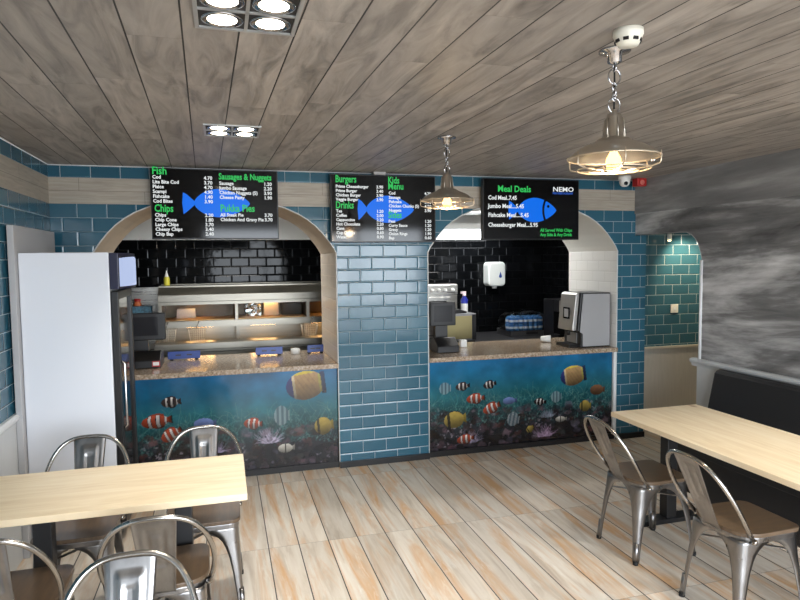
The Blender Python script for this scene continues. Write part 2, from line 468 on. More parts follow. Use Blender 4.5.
# alcove
b = bmesh.new(); add_box(b, 3.9, 5.5, 5.44, 5.54, 0, 2.15); struct('wall_alcove_back', b, M_alc)
struct('wall_alcove_side', box(5.4, 5.5, 4.1, 5.44, 0, 2.15), M_plaster)
struct('wall_alcove_front', box(XR+0.11, 5.4, 4.1, 4.2, 0, 2.15), M_plaster)
struct('ceiling_alcove', box(XR+0.11, 5.5, 4.1, 5.54, 2.05, 2.15), M_white)
b = bmesh.new(); add_box(b, 3.9, 5.4, 5.425, 5.44, 0, 0.795); struct('trim_12', b, M_walcove)
b = bmesh.new(); add_box(b, 3.9, 5.4, 5.41, 5.44, 0.795, 0.815); struct('trim_13', b, plain('beige_rail', (196,186,168), 0.5))

# shopfront behind the camera: piers, sill, header and mullions round big window openings
b = bmesh.new()
add_box(b, XL, XR, YR-0.15, YR, 0, 0.25); add_box(b, XL, XR, YR-0.15, YR, 2.36, ZC)
add_box(b, XL, -0.3, YR-0.15, YR, 0.25, 2.36); add_box(b, 3.72, XR, YR-0.15, YR, 0.25, 2.36)
struct('wall_shopfront', b, M_plaster)
b = bmesh.new()
for x in (-0.3, 1.05, 2.4, 3.67): add_box(b, x, x+0.05, YR-0.1, YR-0.03, 0.25, 2.36)
add_box(b, -0.3, 3.72, YR-0.1, YR-0.03, 0.25, 0.31); add_box(b, -0.3, 3.72, YR-0.1, YR-0.03, 2.30, 2.36)
struct('window_1', b, M_panelg)
struct('pavement', box(-12, 14, YR-14, YR-0.2, -0.15, -0.05), plain('paving', (150,148,144), 0.8))

# ------------------------------------------------------------------ reef prints
def fbm(w, h, sx, sy, oct_=4, seed=0):
    rng = np.random.RandomState(seed); out = np.zeros((h, w)); amp = 1; tot = 0
    for o in range(oct_):
        gx, gy = int(sx*2**o)+2, int(sy*2**o)+2
        g = rng.rand(gy, gx)
        xs = np.linspace(0, gx-1.001, w); ys = np.linspace(0, gy-1.001, h)
        xi = xs.astype(int); yi = ys.astype(int); fx = xs-xi; fy = (ys-yi)[:, None]
        fx = fx*fx*(3-2*fx); fy = fy*fy*(3-2*fy)
        a = g[yi][:, xi]*(1-fx) + g[yi][:, xi+1]*fx
        c = g[yi+1][:, xi]*(1-fx) + g[yi+1][:, xi+1]*fx
        out += amp*(a*(1-fy)+c*fy); tot += amp; amp *= 0.55
    return out/tot

def paint_reef(X0, X1, Z0, Z1, fish, anem, seed, dpm=210):
    w, h = int((X1-X0)*dpm), int((Z1-Z0)*dpm)
    xs = X0 + (np.arange(w)+0.5)/dpm; zs = Z0 + (np.arange(h)+0.5)/dpm
    X, Z = np.meshgrid(xs, zs)
    t = (Z-Z0)/(Z1-Z0)
    img = np.zeros((h, w, 3))
    stops = [(0.0, (26,24,28)), (0.25, (38,44,50)), (0.45, (34,78,84)), (0.62, (36,100,112)), (0.8, (30,102,136)), (1.0, (34,104,152))]
    for k in range(3): img[..., k] = np.interp(t, [s[0] for s in stops], [s[1][k] for s in stops])
    n1 = fbm(w, h, 8, 4, 5, seed); n2 = fbm(w, h, 26, 12, 4, seed+1); n3 = fbm(w, h, 60, 28, 3, seed+2)
    img *= (0.72 + 0.56*n1)[..., None]
    low = np.clip((0.52 + 0.25*(n1-0.5) - t)*5, 0, 1)
    mid = np.exp(-((t-0.5)/0.16)**2)
    rng = np.random.RandomState(seed+5)
    # weed strokes
    def stroke(x, z, ang, ln, wd, col, a, curl=0.0):
        nonlocal img
        m = max(3, int(ln*dpm))
        for i in range(m):
            s = i/m; aa = ang + curl*s
            x += math.cos(aa)/dpm; z += math.sin(aa)/dpm
            px, pz = int((x-X0)*dpm), int((z-Z0)*dpm)
            r = max(0, int(round(wd*dpm*(1-s*0.6))))
            y0, y1, x0, x1 = max(0,pz-r), min(h,pz+r+1), max(0,px-r), min(w,px+r+1)
            if y0 < y1 and x0 < x1: img[y0:y1, x0:x1] = img[y0:y1, x0:x1]*(1-a) + np.array(col)*a
    for i in range(int(330*(X1-X0))):
        x = rng.uniform(X0, X1); z = Z0 + (Z1-Z0)*rng.uniform(0.22, 0.55)
        col = [(84,150,146),(64,122,116),(110,150,140),(50,96,92)][rng.randint(4)]
        stroke(x, z, rng.uniform(0.5, 2.6), rng.uniform(0.05, 0.16), 0.0024, col, 0.34, rng.uniform(-1.6, 1.6))
    # corals: lumps of many hues on the sea floor
    hue = [(120,84,96),(96,70,84),(150,120,132),(74,60,56),(136,126,148),(60,52,60),(110,60,54),(92,96,92)]
    for i in range(int(130*(X1-X0))):
        x = rng.uniform(X0, X1); tt = rng.uniform(0.0, 0.42)**1.0; z = Z0 + (Z1-Z0)*tt
        r = rng.uniform(0.012, 0.05); c = np.array(hue[rng.randint(len(hue))])*rng.uniform(0.45, 1.05)
        d = np.sqrt(((X-x)/r)**2 + ((Z-z)/(r*rng.uniform(0.5,1)))**2) + (n3-0.5)*1.6
        a = np.clip((1-d)*3, 0, 1)*(0.25+0.7*n2)*0.85
        img = img*(1-a[..., None]) + c*a[..., None]
    dk = low*np.clip((n2-0.45)*4, 0, 1)*0.65
    img = img*(1-dk[..., None]) + np.array((16,15,18))*dk[..., None]
    sp = low*np.clip((n3-0.66)*9, 0, 1)*np.clip((n1-0.42)*5, 0, 1)
    img = img*(1-0.6*sp[..., None]) + np.array((186,172,184))*0.6*sp[..., None]
    img += (mid*(n2-0.5)*30)[..., None]*np.array((0.7,1,1))
    for (x, z, R_, col) in anem:
        for i in range(90):
            a = rng.uniform(0.1, PI-0.1)
            stroke(x+rng.uniform(-R_,R_)*0.35, z, a, R_*rng.uniform(0.5,1.0), 0.003, np.array(col)*rng.uniform(0.5,1.1), 0.45, rng.uniform(-0.6,0.6))
    def ell(u, v, cu, cv, ru, rv): return ((u-cu)/ru)**2 + ((v-cv)/rv)**2
    for (kind, fx, fz, ln, ht, ang) in fish:
        ca, sa = math.cos(ang), math.sin(ang)
        u = ((X-fx)*ca + (Z-fz)*sa)/(ln/2); v = (-(X-fx)*sa + (Z-fz)*ca)/(ht/2)
        body = ell(u, v, -0.12, 0, 0.86, 0.86) < 1
        tail = (u > 0.62) & (u < 1.0) & (np.abs(v) < 0.25+0.9*(u-0.62))
        fin = (ell(u, v, 0.0, 0.75, 0.5, 0.3) < 1) | (ell(u, v, 0.1, -0.75, 0.35, 0.28) < 1)
        shade = np.clip(0.78 + 0.35*v, 0.5, 1.15)[..., None]*(0.88+0.24*n3[..., None])
        def put(mask, col): img[mask] = (np.array(col)*shade)[mask]
        if kind in ('red', 'dark'):
            base = (182,76,50) if kind == 'red' else (52,42,44)
            put(tail | fin, tuple(0.7*c for c in base)); put(body, base)
            edge = (tail | body) & ((np.abs(u-0.95) < 0.06))
            put(edge, (30,24,24))
            for s0, wd in ((-0.48,0.12),(0.05,0.15),(0.56,0.08)):
                m = (body | tail) & (np.abs(u - s0 - 0.1*(v*v)) < wd); put(m, (30,26,28)); 
                m = (body | tail) & (np.abs(u - s0 - 0.1*(v*v)) < wd*0.7); put(m, (226,220,214))
        elif kind == 'butterfly':
            o = ell(u, v, 0, 0, 0.95, 0.98) < 1; put(o, (182,146,98))
            put(o & (np.abs(u-0.05) < 0.5) & (np.sin((u*3+v*1.2)*9) > 0.55), (170,136,94))
            put(o & (u < -0.62), (54,60,120)); put(o & (u < -0.5) & (u > -0.62), (206,190,150))
            put(o & (v > 0.78), (200,180,70)); put((u > 0.76) & (u < 0.99) & (np.abs(v) < 0.75), (40,54,86)); put(o & (u > 0.66) & (u < 0.78), (190,180,90))
        elif kind == 'yellow':
            put(tail, (150,130,50)); put(ell(u, v, -0.05, 0, 0.85, 0.95) < 1, (172,150,74)); put((ell(u, v, -0.05, 0, 0.85, 0.95) < 1) & (np.abs(u+0.5) < 0.12), (60,56,40))
        elif kind == 'brown':
            put(tail, (96,66,48)); put(ell(u, v, -0.05, 0, 0.85, 0.95) < 1, (122,84,58))
        elif kind == 'blue':
            put(tail, (70,88,130)); put(body, (112,132,186))
        elif kind == 'stripe':
            o = (ell(u, v, 0, 0, 0.85, 0.95) < 1) | tail; m = o & (np.sin(u*11) > 0)
            img[o] = img[o]*0.35 + np.array((176,188,192))*0.65*0.9; img[m] = img[m]*0.45 + np.array((40,60,72))*0.55
        elif kind == 'white':
            put(tail, (150,148,140)); put(body, (206,202,190)); put(body & (np.abs(u+0.1) < 0.1), (60,56,56))
    return np.clip(img*0.92, 4, 240)/255.0

M_print, nt, pb_ = newmat('reef_print_gloss')
at = N(nt, 'ShaderNodeVertexColor'); at.layer_name = 'picture'
L(nt, at.outputs['Color'], pb_.inputs['Base Color']); pb_.inputs['Roughness'].default_value = 0.12

def reef_print(parent, X0, X1, Z0, Z1, y, fish, anem, seed, ox):
    img = paint_reef(X0, X1, Z0, Z1, fish, anem, seed)
    h, w = img.shape[:2]
    lin = np.where(img <= 0.04045, img/12.92, ((img+0.055)/1.055)**2.4)
    gx, gz = np.meshgrid(np.linspace(X0, X1, w), np.linspace(Z0, Z1, h))
    co = np.stack([gx-ox, np.full_like(gx, 0.0), gz], -1).reshape(-1, 3)
    # front face grid plus a plain back edge so that the sheet has thickness
    idx = np.arange(w*h).reshape(h, w)
    q = np.stack([idx[:-1,:-1], idx[:-1,1:], idx[1:,1:], idx[1:,:-1]], -1).reshape(-1, 4)
    me = bpy.data.meshes.new('reef_print')
    me.from_pydata(co.tolist(), [], q.tolist())
    ca = me.color_attributes.new('picture', 'FLOAT_COLOR', 'POINT')
    ca.data.foreach_set('color', np.concatenate([lin.reshape(-1,3), np.ones((w*h,1))], 1).astype(np.float32).ravel())
    me.materials.append(M_print); me.update()
    o = bpy.data.objects.new('reef_print', me); C.objects.link(o); o.parent = parent; o.location = (0, y, 0)
    md = o.modifiers.new('solid', 'SOLIDIFY'); md.thickness = 0.004; md.offset = -1
    return o

# ------------------------------------------------------------------ serving counters
FISH_L = [('dark',-0.418,0.646,0.150,0.090,0.05),('red',-0.526,0.504,0.230,0.115,0.10),('red',-0.419,0.391,0.168,0.115,0.45),
 ('red',0.202,0.426,0.152,0.095,-0.10),('blue',-0.170,0.458,0.176,0.103,0.0),('stripe',0.427,0.474,0.136,0.172,0.0),
 ('yellow',0.772,0.361,0.168,0.155,0.10),('white',0.462,0.203,0.136,0.086,0.0),('butterfly',0.629,0.710,0.336,0.241,0.12)]
FISH_R = [('stripe',1.860,0.600,0.117,0.112,0.0),('dark',2.030,0.607,0.140,0.077,0.10),('dark',2.291,0.607,0.130,0.077,0.20),
 ('red',2.155,0.489,0.180,0.095,0.05),('red',2.311,0.395,0.180,0.100,0.35),('blue',2.489,0.446,0.140,0.077,0.0),
 ('dark',2.794,0.414,0.130,0.069,-0.10),('stripe',2.960,0.449,0.120,0.112,0.0),('brown',3.397,0.485,0.165,0.103,0.0),
 ('yellow',3.269,0.341,0.130,0.112,0.0),('yellow',1.952,0.315,0.220,0.155,0.10),('stripe',2.519,0.277,0.130,0.138,-0.20),
 ('white',3.014,0.236,0.120,0.060,0.0),('yellow',2.692,0.169,0.080,0.069,0.60),('red',2.057,0.133,0.171,0.086,0.10),
 ('butterfly',3.138,0.636,0.280,0.189,0.15)]
CT = 0.89
def counter(x0, x1, label, wlabel, fish, anem, seed):
    cx = (x0+x1)/2; w = (x1-x0)/2
    t = thing('serving_counter', label, 'counter', (cx, 0, 0), 0, 'serving counters under the arches')
    obj('base', box(-w+0.002, w-0.002, 5.115, 5.90, 0.0, 0.848), M_skirt, t)
    obj('skirting_strip', box(-w+0.002, w-0.002, 5.095, 5.114, 0.0, 0.05), M_skirt, t)
    reef_print(t, x0+0.004, x1-0.004, 0.052, 0.846, 5.110, fish, anem, seed, cx)
    o = obj('worktop', box(x0+0.002, x1-0.002, 5.050, 5.925, 0.850, CT), M_stone, bevel=0.004)
    tag(o, wlabel, 'worktop', 'stone worktops in the arches')
counter(AL[0], AL[1], 'counter with reef fish print in the arch beside the white fridge', 'speckled stone worktop under the left arch, glowing with warm reflections', FISH_L,
        [(0.334,0.26,0.13,(190,180,204)),(-0.099,0.22,0.10,(150,140,170))], 11)
counter(AR[0], AR[1], 'counter with reef fish print in the arch nearest the doorway', 'speckled stone worktop under the steel drinks machine', FISH_R,
        [(2.877,0.27,0.08,(150,160,180)),(2.095,0.10,0.12,(150,140,165)),(2.847,0.09,0.13,(180,150,180))], 23)

# ------------------------------------------------------------------ menu screens
def text_obj(name, body, x, z, size, mat, parent, width=None, align='LEFT', bold=0.0, pitch=1.0, y=-0.0015, squeeze=1.0):
    cu = bpy.data.curves.new('t', 'FONT'); cu.body = body; cu.size = size; cu.align_x = align
    cu.offset = bold; cu.space_line = pitch; cu.resolution_u = 2; cu.extrude = 0.0004
    o = bpy.data.objects.new('t', cu); C.objects.link(o)
    dg = bpy.context.evaluated_depsgraph_get(); dg.update()
    me = bpy.data.meshes.new_from_object(o.evaluated_get(dg)); bpy.data.objects.remove(o); bpy.data.curves.remove(cu)
    co = [v.co.copy() for v in me.vertices]
    s = squeeze
    if width:
        ww = max(c.x for c in co)-min(c.x for c in co); s = width/ww
    for v in me.vertices: v.co = Vector((v.co.x*s, -v.co.z, v.co.y))
    me.materials.clear(); me.materials.append(mat)
    ob = bpy.data.objects.new(name, me); C.objects.link(ob); ob.parent = parent; ob.location = (x, y, z)
    return ob

def fish_shape(parent, W, H, tx, bx0, bx1, cy, hh, split=False):
    bm = bmesh.new(); y = -0.0008
    def P(fx, fy): return (fx*W - W/2, y, H/2 - fy*H)
    def face(pts):
        f = bm.faces.new([bm.verts.new(P(*p)) for p in pts])
    n = 28
    def env(s): return hh*(math.sin(PI*min(1, max(0, s))**0.85))**0.72
    def strip(s0, s1):
        up, dn = [], []
        for i in range(n+1):
            s = s0 + (s1-s0)*i/n; x = bx0 + (bx1-bx0)*s
            up.append((x, cy - env(s))); dn.append((x, cy + env(s)*0.97))
        face(up + dn[::-1])
    if split:
        # body and head with a bowed gap and an eye
        up, dn, g1, g2 = [], [], [], []
        gx = lambda v: 0.605 + 0.03*(v/hh)**2
        b = [];  hd = []
        for i in range(n+1):
            s = i/n; x = bx0+(bx1-bx0)*s; e = env(s)
            if x < gx(e): b.append((x, e))
            elif x > gx(e)+0.022: hd.append((x, e))
        cur = [(gx(v), v) for v in [b[-1][1]*(1-2*k/10) for k in range(11)]]
        face([(x, cy-e) for x, e in b] + [(x, cy-v) for x, v in cur] + [(x, cy+e*0.97) for x, e in b][::-1])
        cur2 = [(gx(v)+0.022, v) for v in [hd[0][1]*(1-2*k/10) for k in range(11)]]
        face([(x, cy-e) for x, e in hd] + [(x, cy+e*0.97) for x, e in hd][::-1][0:] + [(x, cy-v) for x, v in cur2][::-1])
    else:
        strip(0, 1)
    face([(tx, cy-0.15), (tx+0.03, cy-0.12), (bx0+0.012, cy-0.02), (bx0+0.012, cy+0.02), (tx+0.03, cy+0.12), (tx, cy+0.16), (tx-0.008, cy)])
    for f in bm.faces: f.normal_update()
    o = obj('fish_graphic', bm, M_fishb, parent)
    if split:
        e = bmesh.new()
        cxp, _, czp = P(0.668, cy-0.065)
        pts = [(cxp+0.013*math.cos(2*PI*k/16), czp+0.013*math.sin(2*PI*k/16)) for k in range(16)]
        add_prism(e, pts, 1, -0.0014, -0.0009); obj('eye', e, M_black0, o)
    return o

def screen(name, x0, x1, z0, z1, label):
    W, H = x1-x0, z1-z0
    t = thing(name, label, 'screen', ((x0+x1)/2, 4.985, (z0+z1)/2), 0, 'menu screens over the arches')
    b = bmesh.new(); add_box(b, -W/2, W/2, 0.002, 0.055, -H/2, H/2); add_box(b, -W*0.25, W*0.25, 0.055, 0.095, -H*0.25, H*0.3)
    obj('housing', b, M_dark, t, bevel=0.003)
    obj('panel', box(-W/2+0.008, W/2-0.008, 0.0, 0.003, -H/2+0.010, H/2-0.008), M_darkscr, t)
    return t, W, H

def col(t, W, H, fx, fy, lines, size, pitch, prices=None, pfx=0.5, mat=None, bold=0.0009, sq=0.95, prow=None):
    x = fx*W - W/2; z = H/2 - fy*H
    text_obj('menu_items', '\n'.join(lines), x, z, size, mat or M_txtw, t, pitch=pitch*H/size, bold=bold, squeeze=sq)
    if prices:
        text_obj('menu_prices', '\n'.join(prices), pfx*W - W/2, z, size, M_txtw, t, align='RIGHT', pitch=pitch*H/size, bold=bold)

def head(t, W, H, fx, fy, s, size, width=None):
    text_obj('menu_heading', s, fx*W - W/2, H/2 - fy*H, size, M_txtg, t, bold=0.0016, width=width)

t, W, H = screen('menu_screen', -0.50, 0.435, 1.918, 2.448, 'wide menu screen listing fish, chips, sausages and pies, over the left arch')
head(t, W, H, 0.015, 0.088, 'Fish', 0.078, 0.100)
col(t, W, H, 0.018, 0.150, ['Cod','Lite Bite Cod','Plaice','Scampi','Fishcake','Cod Bites'], 0.036, 0.067, ['4.70','3.70','4.70','4.90','1.40','3.90'], 0.475)
head(t, W, H, 0.025, 0.612, 'Chips', 0.078, 0.132)
col(t, W, H, 0.028, 0.680, ['Chips','Chip Cone','Large Chips','Cheesy Chips','Chip Bap'], 0.036, 0.067, ['2.20','1.80','3.70','3.40','2.40'], 0.475)
head(t, W, H, 0.525, 0.140, 'Sausages & Nuggets', 0.066, 0.395)
col(t, W, H, 0.528, 0.218, ['Sausage','Jumbo Sausage','Chicken Nuggets (5)','Cheese Pasty'], 0.036, 0.067, ['1.20','2.20','3.90','1.90'], 0.95)
head(t, W, H, 0.530, 0.600, 'Pukka Pies', 0.076, 0.255)
col(t, W, H, 0.530, 0.672, ['All Steak Pie','Chicken And Gravy Pie'], 0.036, 0.067, ['3.70','3.70'], 0.95)
fish_shape(t, W, H, 0.245, 0.325, 0.77, 0.485, 0.205)

t, W, H = screen('menu_screen', 0.850, 1.742, 1.890, 2.440, 'menu screen listing burgers, drinks, kids menu and sides, above the tiled pillar')
head(t, W, H, 0.045, 0.120, 'Burgers', 0.080, 0.170)
col(t, W, H, 0.048, 0.200, ['Prime Cheeseburger','Prime Burger','Chicken Burger','Veggie Burger'], 0.034, 0.063, ['3.90','3.40','3.90','3.90'], 0.49)
head(t, W, H, 0.045, 0.500, 'Drinks', 0.080, 0.145)
col(t, W, H, 0.048, 0.560, ['Tea','Coffee','Cappuccino','Hot Chocolate','Cans','Cup Drinks','Water'], 0.034, 0.0635, ['1.20','2.00','2.20','2.20','0.80','0.60','0.90'], 0.49)
head(t, W, H, 0.535, 0.120, 'Kids', 0.076, 0.095); head(t, W, H, 0.535, 0.208, 'Menu', 0.076, 0.130)
col(t, W, H, 0.542, 0.285, ['Cod','Sausage','Fishcake','Chicken Chunks (5)','Nuggets'], 0.034, 0.064, ['4.20','3.90','3.90','4.20','3.90'], 0.955)
head(t, W, H, 0.535, 0.635, 'Sides', 0.076, 0.115)
col(t, W, H, 0.538, 0.705, ['Peas','Curry Sauce','Gravy','Onion Rings','Bap'], 0.034, 0.0625, ['1.20','1.20','1.20','1.90','0.60'], 0.955)
fish_shape(t, W, H, 0.255, 0.325, 0.785, 0.51, 0.205)

t, W, H = screen('menu_screen', 2.175, 3.112, 1.908, 2.440, 'meal deals menu screen nearest the dome camera, over the right arch')
head(t, W, H, 0.145, 0.215, 'Meal Deals', 0.076, 0.315)
for s, fy, w_ in (('Cod Meal..7.45', 0.345, 0.27), ('Jumbo Meal....5.45', 0.48, 0.345), ('Fishcake Meal....5.45', 0.625, 0.385), ('Cheeseburger Meal....5.95', 0.785, 0.475)):
    text_obj('menu_items', s, 0.05*W-W/2, H/2-fy*H, 0.050, M_txtw, t, width=w_, bold=0.0012)
text_obj('menu_note', 'All Served With Chips', 0.585*W-W/2, H/2-0.865*H, 0.040, M_txtg, t, width=0.32, bold=0.0008)
text_obj('menu_note', 'Any Side & Any Drink', 0.585*W-W/2, H/2-0.940*H, 0.040, M_txtg, t, width=0.32, bold=0.0008)
text_obj('shop_logo', 'NEMO', 0.715*W-W/2, H/2-0.195*H, 0.058, M_txtw, t, width=0.205, bold=0.0006)
text_obj('shop_logo', 'FISH RESTAURANT', 0.715*W-W/2, H/2-0.240*H, 0.024, M_txtb, t, width=0.205, bold=0.0008)
fish_shape(t, W, H, 0.262, 0.345, 0.755, 0.51, 0.205, True)
b = box(1.26-0.05, 1.26+0.05, 4.98, 5.06, 2.442, ZC-0.001); o = obj('screen_bracket', b, M_panelg); tag(o, 'small grey bracket between the ceiling and the burgers menu screen', 'bracket')

# ------------------------------------------------------------------ chairs
def make_chair(label, group):
    t = thing('metal_chair', label, 'chair', (0,0,0), 0, group)
    # wooden seat: straight front with round corners, bowed at the rear
    def outline(s):
        pts = []
        hw, fx, rx = 0.178*s, 0.178*s, -0.178*s
        for a in range(0, 91, 15): pts.append((fx-0.05+0.05*math.cos(math.radians(a)), hw-0.05+0.05*math.sin(math.radians(a))))
        for a in range(0, 91, 10):
            pts.append((-0.06-(abs(rx)-0.06)*math.sin(math.radians(a))**0.9 if a else -0.06, (hw+0.004)*math.cos(math.radians(a))**0.55 if a < 90 else 0.0))
        pts += [(x, -y) for x, y in pts[::-1] if abs(y) > 1e-6]
        return pts
    b = bmesh.new(); add_prism(b, outline(1.0), 2, 0.446, 0.466); obj('seat', b, M_seat, t, bevel=0.004)
    b = bmesh.new(); o1 = outline(0.965)
    add_prism(b, o1, 2, 0.418, 0.4455)
    obj('seat_pan', b, M_chair, t, bevel=0.004)
    # legs: folded sheet, wide at the apron and tapering to a tube foot
    def wz(z):
        tab = [(0.0,.026),(0.10,.030),(0.20,.040),(0.27,.050),(0.32,.062),(0.36,.080),(0.385,.100),(0.402,.124),(0.412,.150),(0.43,.158)]
        for (a, wa), (c, wc) in zip(tab, tab[1:]):
            if z <= c: return wa + (wc-wa)*(z-a)/(c-a)
        return tab[-1][1]
    ZS = [0.012,0.05,0.10,0.15,0.20,0.24,0.27,0.30,0.33,0.36,0.385,0.402,0.412,0.43]
    for sx in (1, -1):
        for sy in (1, -1):
            b = bmesh.new(); rings = []
            for z in ZS:
                k = z/0.43
                px = sx*(0.205 - 0.040*k); py = sy*(0.185 - 0.021*k)
                w = wz(z); r = min(0.035, w*0.55)
                prof = [(w, 0.0), (w*0.5+r*0.5, 0.0), (r, 0.0)]
                prof += [(r-r*math.sin(math.radians(a)), r-r*math.cos(math.radians(a))) for a in (22, 45, 68)]
                prof += [(0.0, r), (0.0, w*0.5+r*0.5), (0.0, w)]
                rings.append([b.verts.new((px - sx*u, py - sy*v, z)) for u, v in prof])
            for A, B in zip(rings, rings[1:]):
                for i in range(len(A)-1):
                    f = b.faces.new((A[i], A[i+1], B[i+1], B[i])); f.smooth = True
            if sx*sy < 0: bmesh.ops.reverse_faces(b, faces=b.faces[:])
            add_tube(b, [(sx*(0.197), sy*(0.178), 0.008), (sx*(0.187), sy*(0.172), 0.12)], 0.0125, 10)
            leg = obj('leg', b, M_chair, t, solid=0.004, normals=False)
            b = bmesh.new(); add_lathe(b, [(0.0145,0),(0.0155,0.004),(0.0145,0.022)], 12, (sx*0.1975, sy*0.1785, 0.0)); obj('foot_cap', b, M_rubber, leg)
    for s in (1, -1):
        b = bmesh.new(); p0, p1 = Vector((0.168, s*0.158, 0.345)), Vector((-0.168, -s*0.158, 0.345 + 0.004*s))
        d = (p1-p0).normalized(); nrm = Vector((-d.y, d.x, 0))*0.010; dz = Vector((0,0,0.0015))
        v = [b.verts.new(q) for q in (p0+nrm-dz, p0-nrm-dz, p1-nrm-dz, p1+nrm-dz, p0+nrm+dz, p0-nrm+dz, p1-nrm+dz, p1+nrm+dz)]
        for f in ((0,1,2,3),(7,6,5,4),(0,4,5,1),(1,5,6,2),(2,6,7,3),(3,7,4,0)): b.faces.new([v[i] for i in f])
        obj('cross_brace', b, M_chair, t)
    # hoop back
    def lean(z): return -0.115 - 0.235*((z-0.43)/0.385)**0.85 if z > 0.43 else -0.115
    pts = []
    for i in range(41):
        th = PI*i/40
        c, s = math.cos(th), math.sin(th)
        z = 0.430 + 0.380*abs(s)**(2/2.9); q = min(1.0, (z-0.43)/0.22); y = (0.180 + 0.036*q*(2-q))*math.copysign(abs(c)**(2/2.9), c)
        pts.append((lean(z), y, z))
    b = bmesh.new(); add_tube(b, pts, 0.0105, 12)
    for s in (1,-1): add_lathe(b, [(0.0,-0.014),(0.013,-0.009),(0.0145,0.0),(0.012,0.012),(0.0,0.014)], 12, (-0.115, s*0.180, 0.432), cap=False)
    obj('back_hoop', b, M_tube, t)
    # splat with a pressed panel
    b = bmesh.new(); rows = []
    nz, ny = 44, 24
    for i in range(nz+1):
        k = i/nz; z = 0.440 + 0.372*k
        x = -0.176 - 0.170*k**0.92
        hw = 0.056 + 0.024*k
        row = []
        for j in range(ny+1):
            s = -1+2*j/ny
            e = max(0, min(1, (0.56-abs(s))/0.10))*max(0, min(1, (k-0.36)/0.03))*max(0, min(1, (0.88-k)/0.03))
            e2 = max(0, min(1, (0.30-abs(s))/0.1))*max(0, min(1, (k-0.46)/0.03))*max(0, min(1, (0.78-k)/0.03))
            edge = 0.007*max(0, (abs(s)-0.86)/0.14)
            row.append(b.verts.new((x + 0.007*e - 0.006*e2 - edge, s*hw, z)))
        rows.append(row)
    for A, B in zip(rows, rows[1:]):
        for j in range(ny): b.faces.new((A[j], A[j+1], B[j+1], B[j]))
    obj('back_splat', b, M_chair, t, solid=0.003, smooth=True)
    return t

GL, GR, GN = 'chairs at the table by the fridge', 'chairs at the table by the bench', 'chairs at the table by the fridge'
chair0 = make_chair('gunmetal hoop-back chair at the bench table, the one farther from the viewer', 'chairs at the table by the bench')
def place(o, x, y, rz, label, group):
    o.location = (x, y, 0); o.rotation_euler = (0, 0, rz); o['label'] = label; o['group'] = group
CH = [
 (2.405, 3.105, 0.0, 'gunmetal hoop-back chair at the bench table, farther one, by the reef counter', GR),
 (2.425, 2.400, 0.0, 'gunmetal hoop-back chair at the bench table, nearer one with its whole seat in view', GR),
 (-0.715, 3.295, -PI/2, 'gunmetal hoop-back chair tucked behind the pine table, against the white fridge side', GL),
 (-0.128, 3.295, -PI/2, 'gunmetal hoop-back chair tucked behind the pine table end, before the reef print', GL),
 (-0.270, 2.725, PI/2, 'gunmetal hoop-back chair facing the pine table, half hidden behind the nearest hoop', GN),
 (-0.815, 2.690, PI/2, 'gunmetal hoop-back chair at the left end of the pine table, nearest the left wall', GN),
 (-0.310, 1.755, -PI/2, 'gunmetal hoop-back chair nearest the viewer, its pale splat turned towards us', 'chair of a nearer table'),
]
for i, (x, y, rz, lab, g) in enumerate(CH):
    o = chair0 if i == 0 else copy_tree(chair0)
    place(o, x, y, rz, lab, g)

# ------------------------------------------------------------------ tables
def table(name, label, cx, cy, lx, ly, mat, posts, along):
    t = thing(name, label, 'table', (cx, cy, 0), 0, 'pine topped tables')
    obj('tabletop', box(-lx/2, lx/2, -ly/2, ly/2, 0.72, 0.75), mat, t, bevel=0.003)
    for (px, py) in posts:
        p = obj('post', box(px-0.0375, px+0.0375, py-0.0375, py+0.0375, 0.010, 0.712), M_iron, t, bevel=0.004)
        b = bmesh.new()
        if along == 'x': add_box(b, px-0.05, px+0.05, py-0.24, py+0.24, 0.712, 0.7195)
        else: add_box(b, px-0.24, px+0.24, py-0.05, py+0.05, 0.712, 0.7195)
        obj('top_plate', b, M_iron, p)
        b = bmesh.new()
        if along == 'x': add_box(b, px-0.05, px+0.05, py-0.22, py+0.22, 0, 0.030)
        else: add_box(b, px-0.22, px+0.22, py-0.05, py+0.05, 0, 0.030)
        obj('foot_bar', b, M_iron, t, bevel=0.003)
    return t
table('pine_table', 'pale pine topped table on black posts beside the white fridge', -0.54, 2.980, 1.23, 0.580, M_pineX, [(0.335, 0.0), (-0.245, 0.0)], 'x')
table('pine_table', 'pale pine topped table on black posts in front of the black bench', 2.715, 2.640, 0.66, 1.58, M_pineY, [(0.080, 0.74), (0.080, -0.5)], 'y')

# ------------------------------------------------------------------ bench
t = thing('booth_bench', 'long black upholstered booth bench against the grey cloud wall', 'bench', (0,0,0))
y0, y1 = 0.6, 3.95
b = bmesh.new(); add_prism(b, [(3.27,0.0),(3.765,0.0),(3.765,0.30),(3.27,0.30)], 1, y0, y1-0.02); obj('plinth', b, M_bench, t)
b = bmesh.new(); add_prism(b, [(3.25,0.305),(3.62,0.305),(3.62,0.44),(3.60,0.455),(3.30,0.455),(3.262,0.445),(3.25,0.425)], 1, y0, y1-0.01); obj('seat_cushion', b, M_bench, t, bevel=0.008)
b = bmesh.new(); add_prism(b, [(3.585,0.46),(3.60,0.50),(3.665,0.80),(3.672,0.835),(3.69,0.855),(3.72,0.864),(3.745,0.855),(3.752,0.83),(3.762,0.46)], 1, y0, y1); obj('backrest', b, M_bench, t, bevel=0.012)

# ------------------------------------------------------------------ fridge
t = thing('drinks_fridge', 'tall white drinks fridge with a black glass door at the left wall', 'fridge', (-0.89, 4.40, 0))
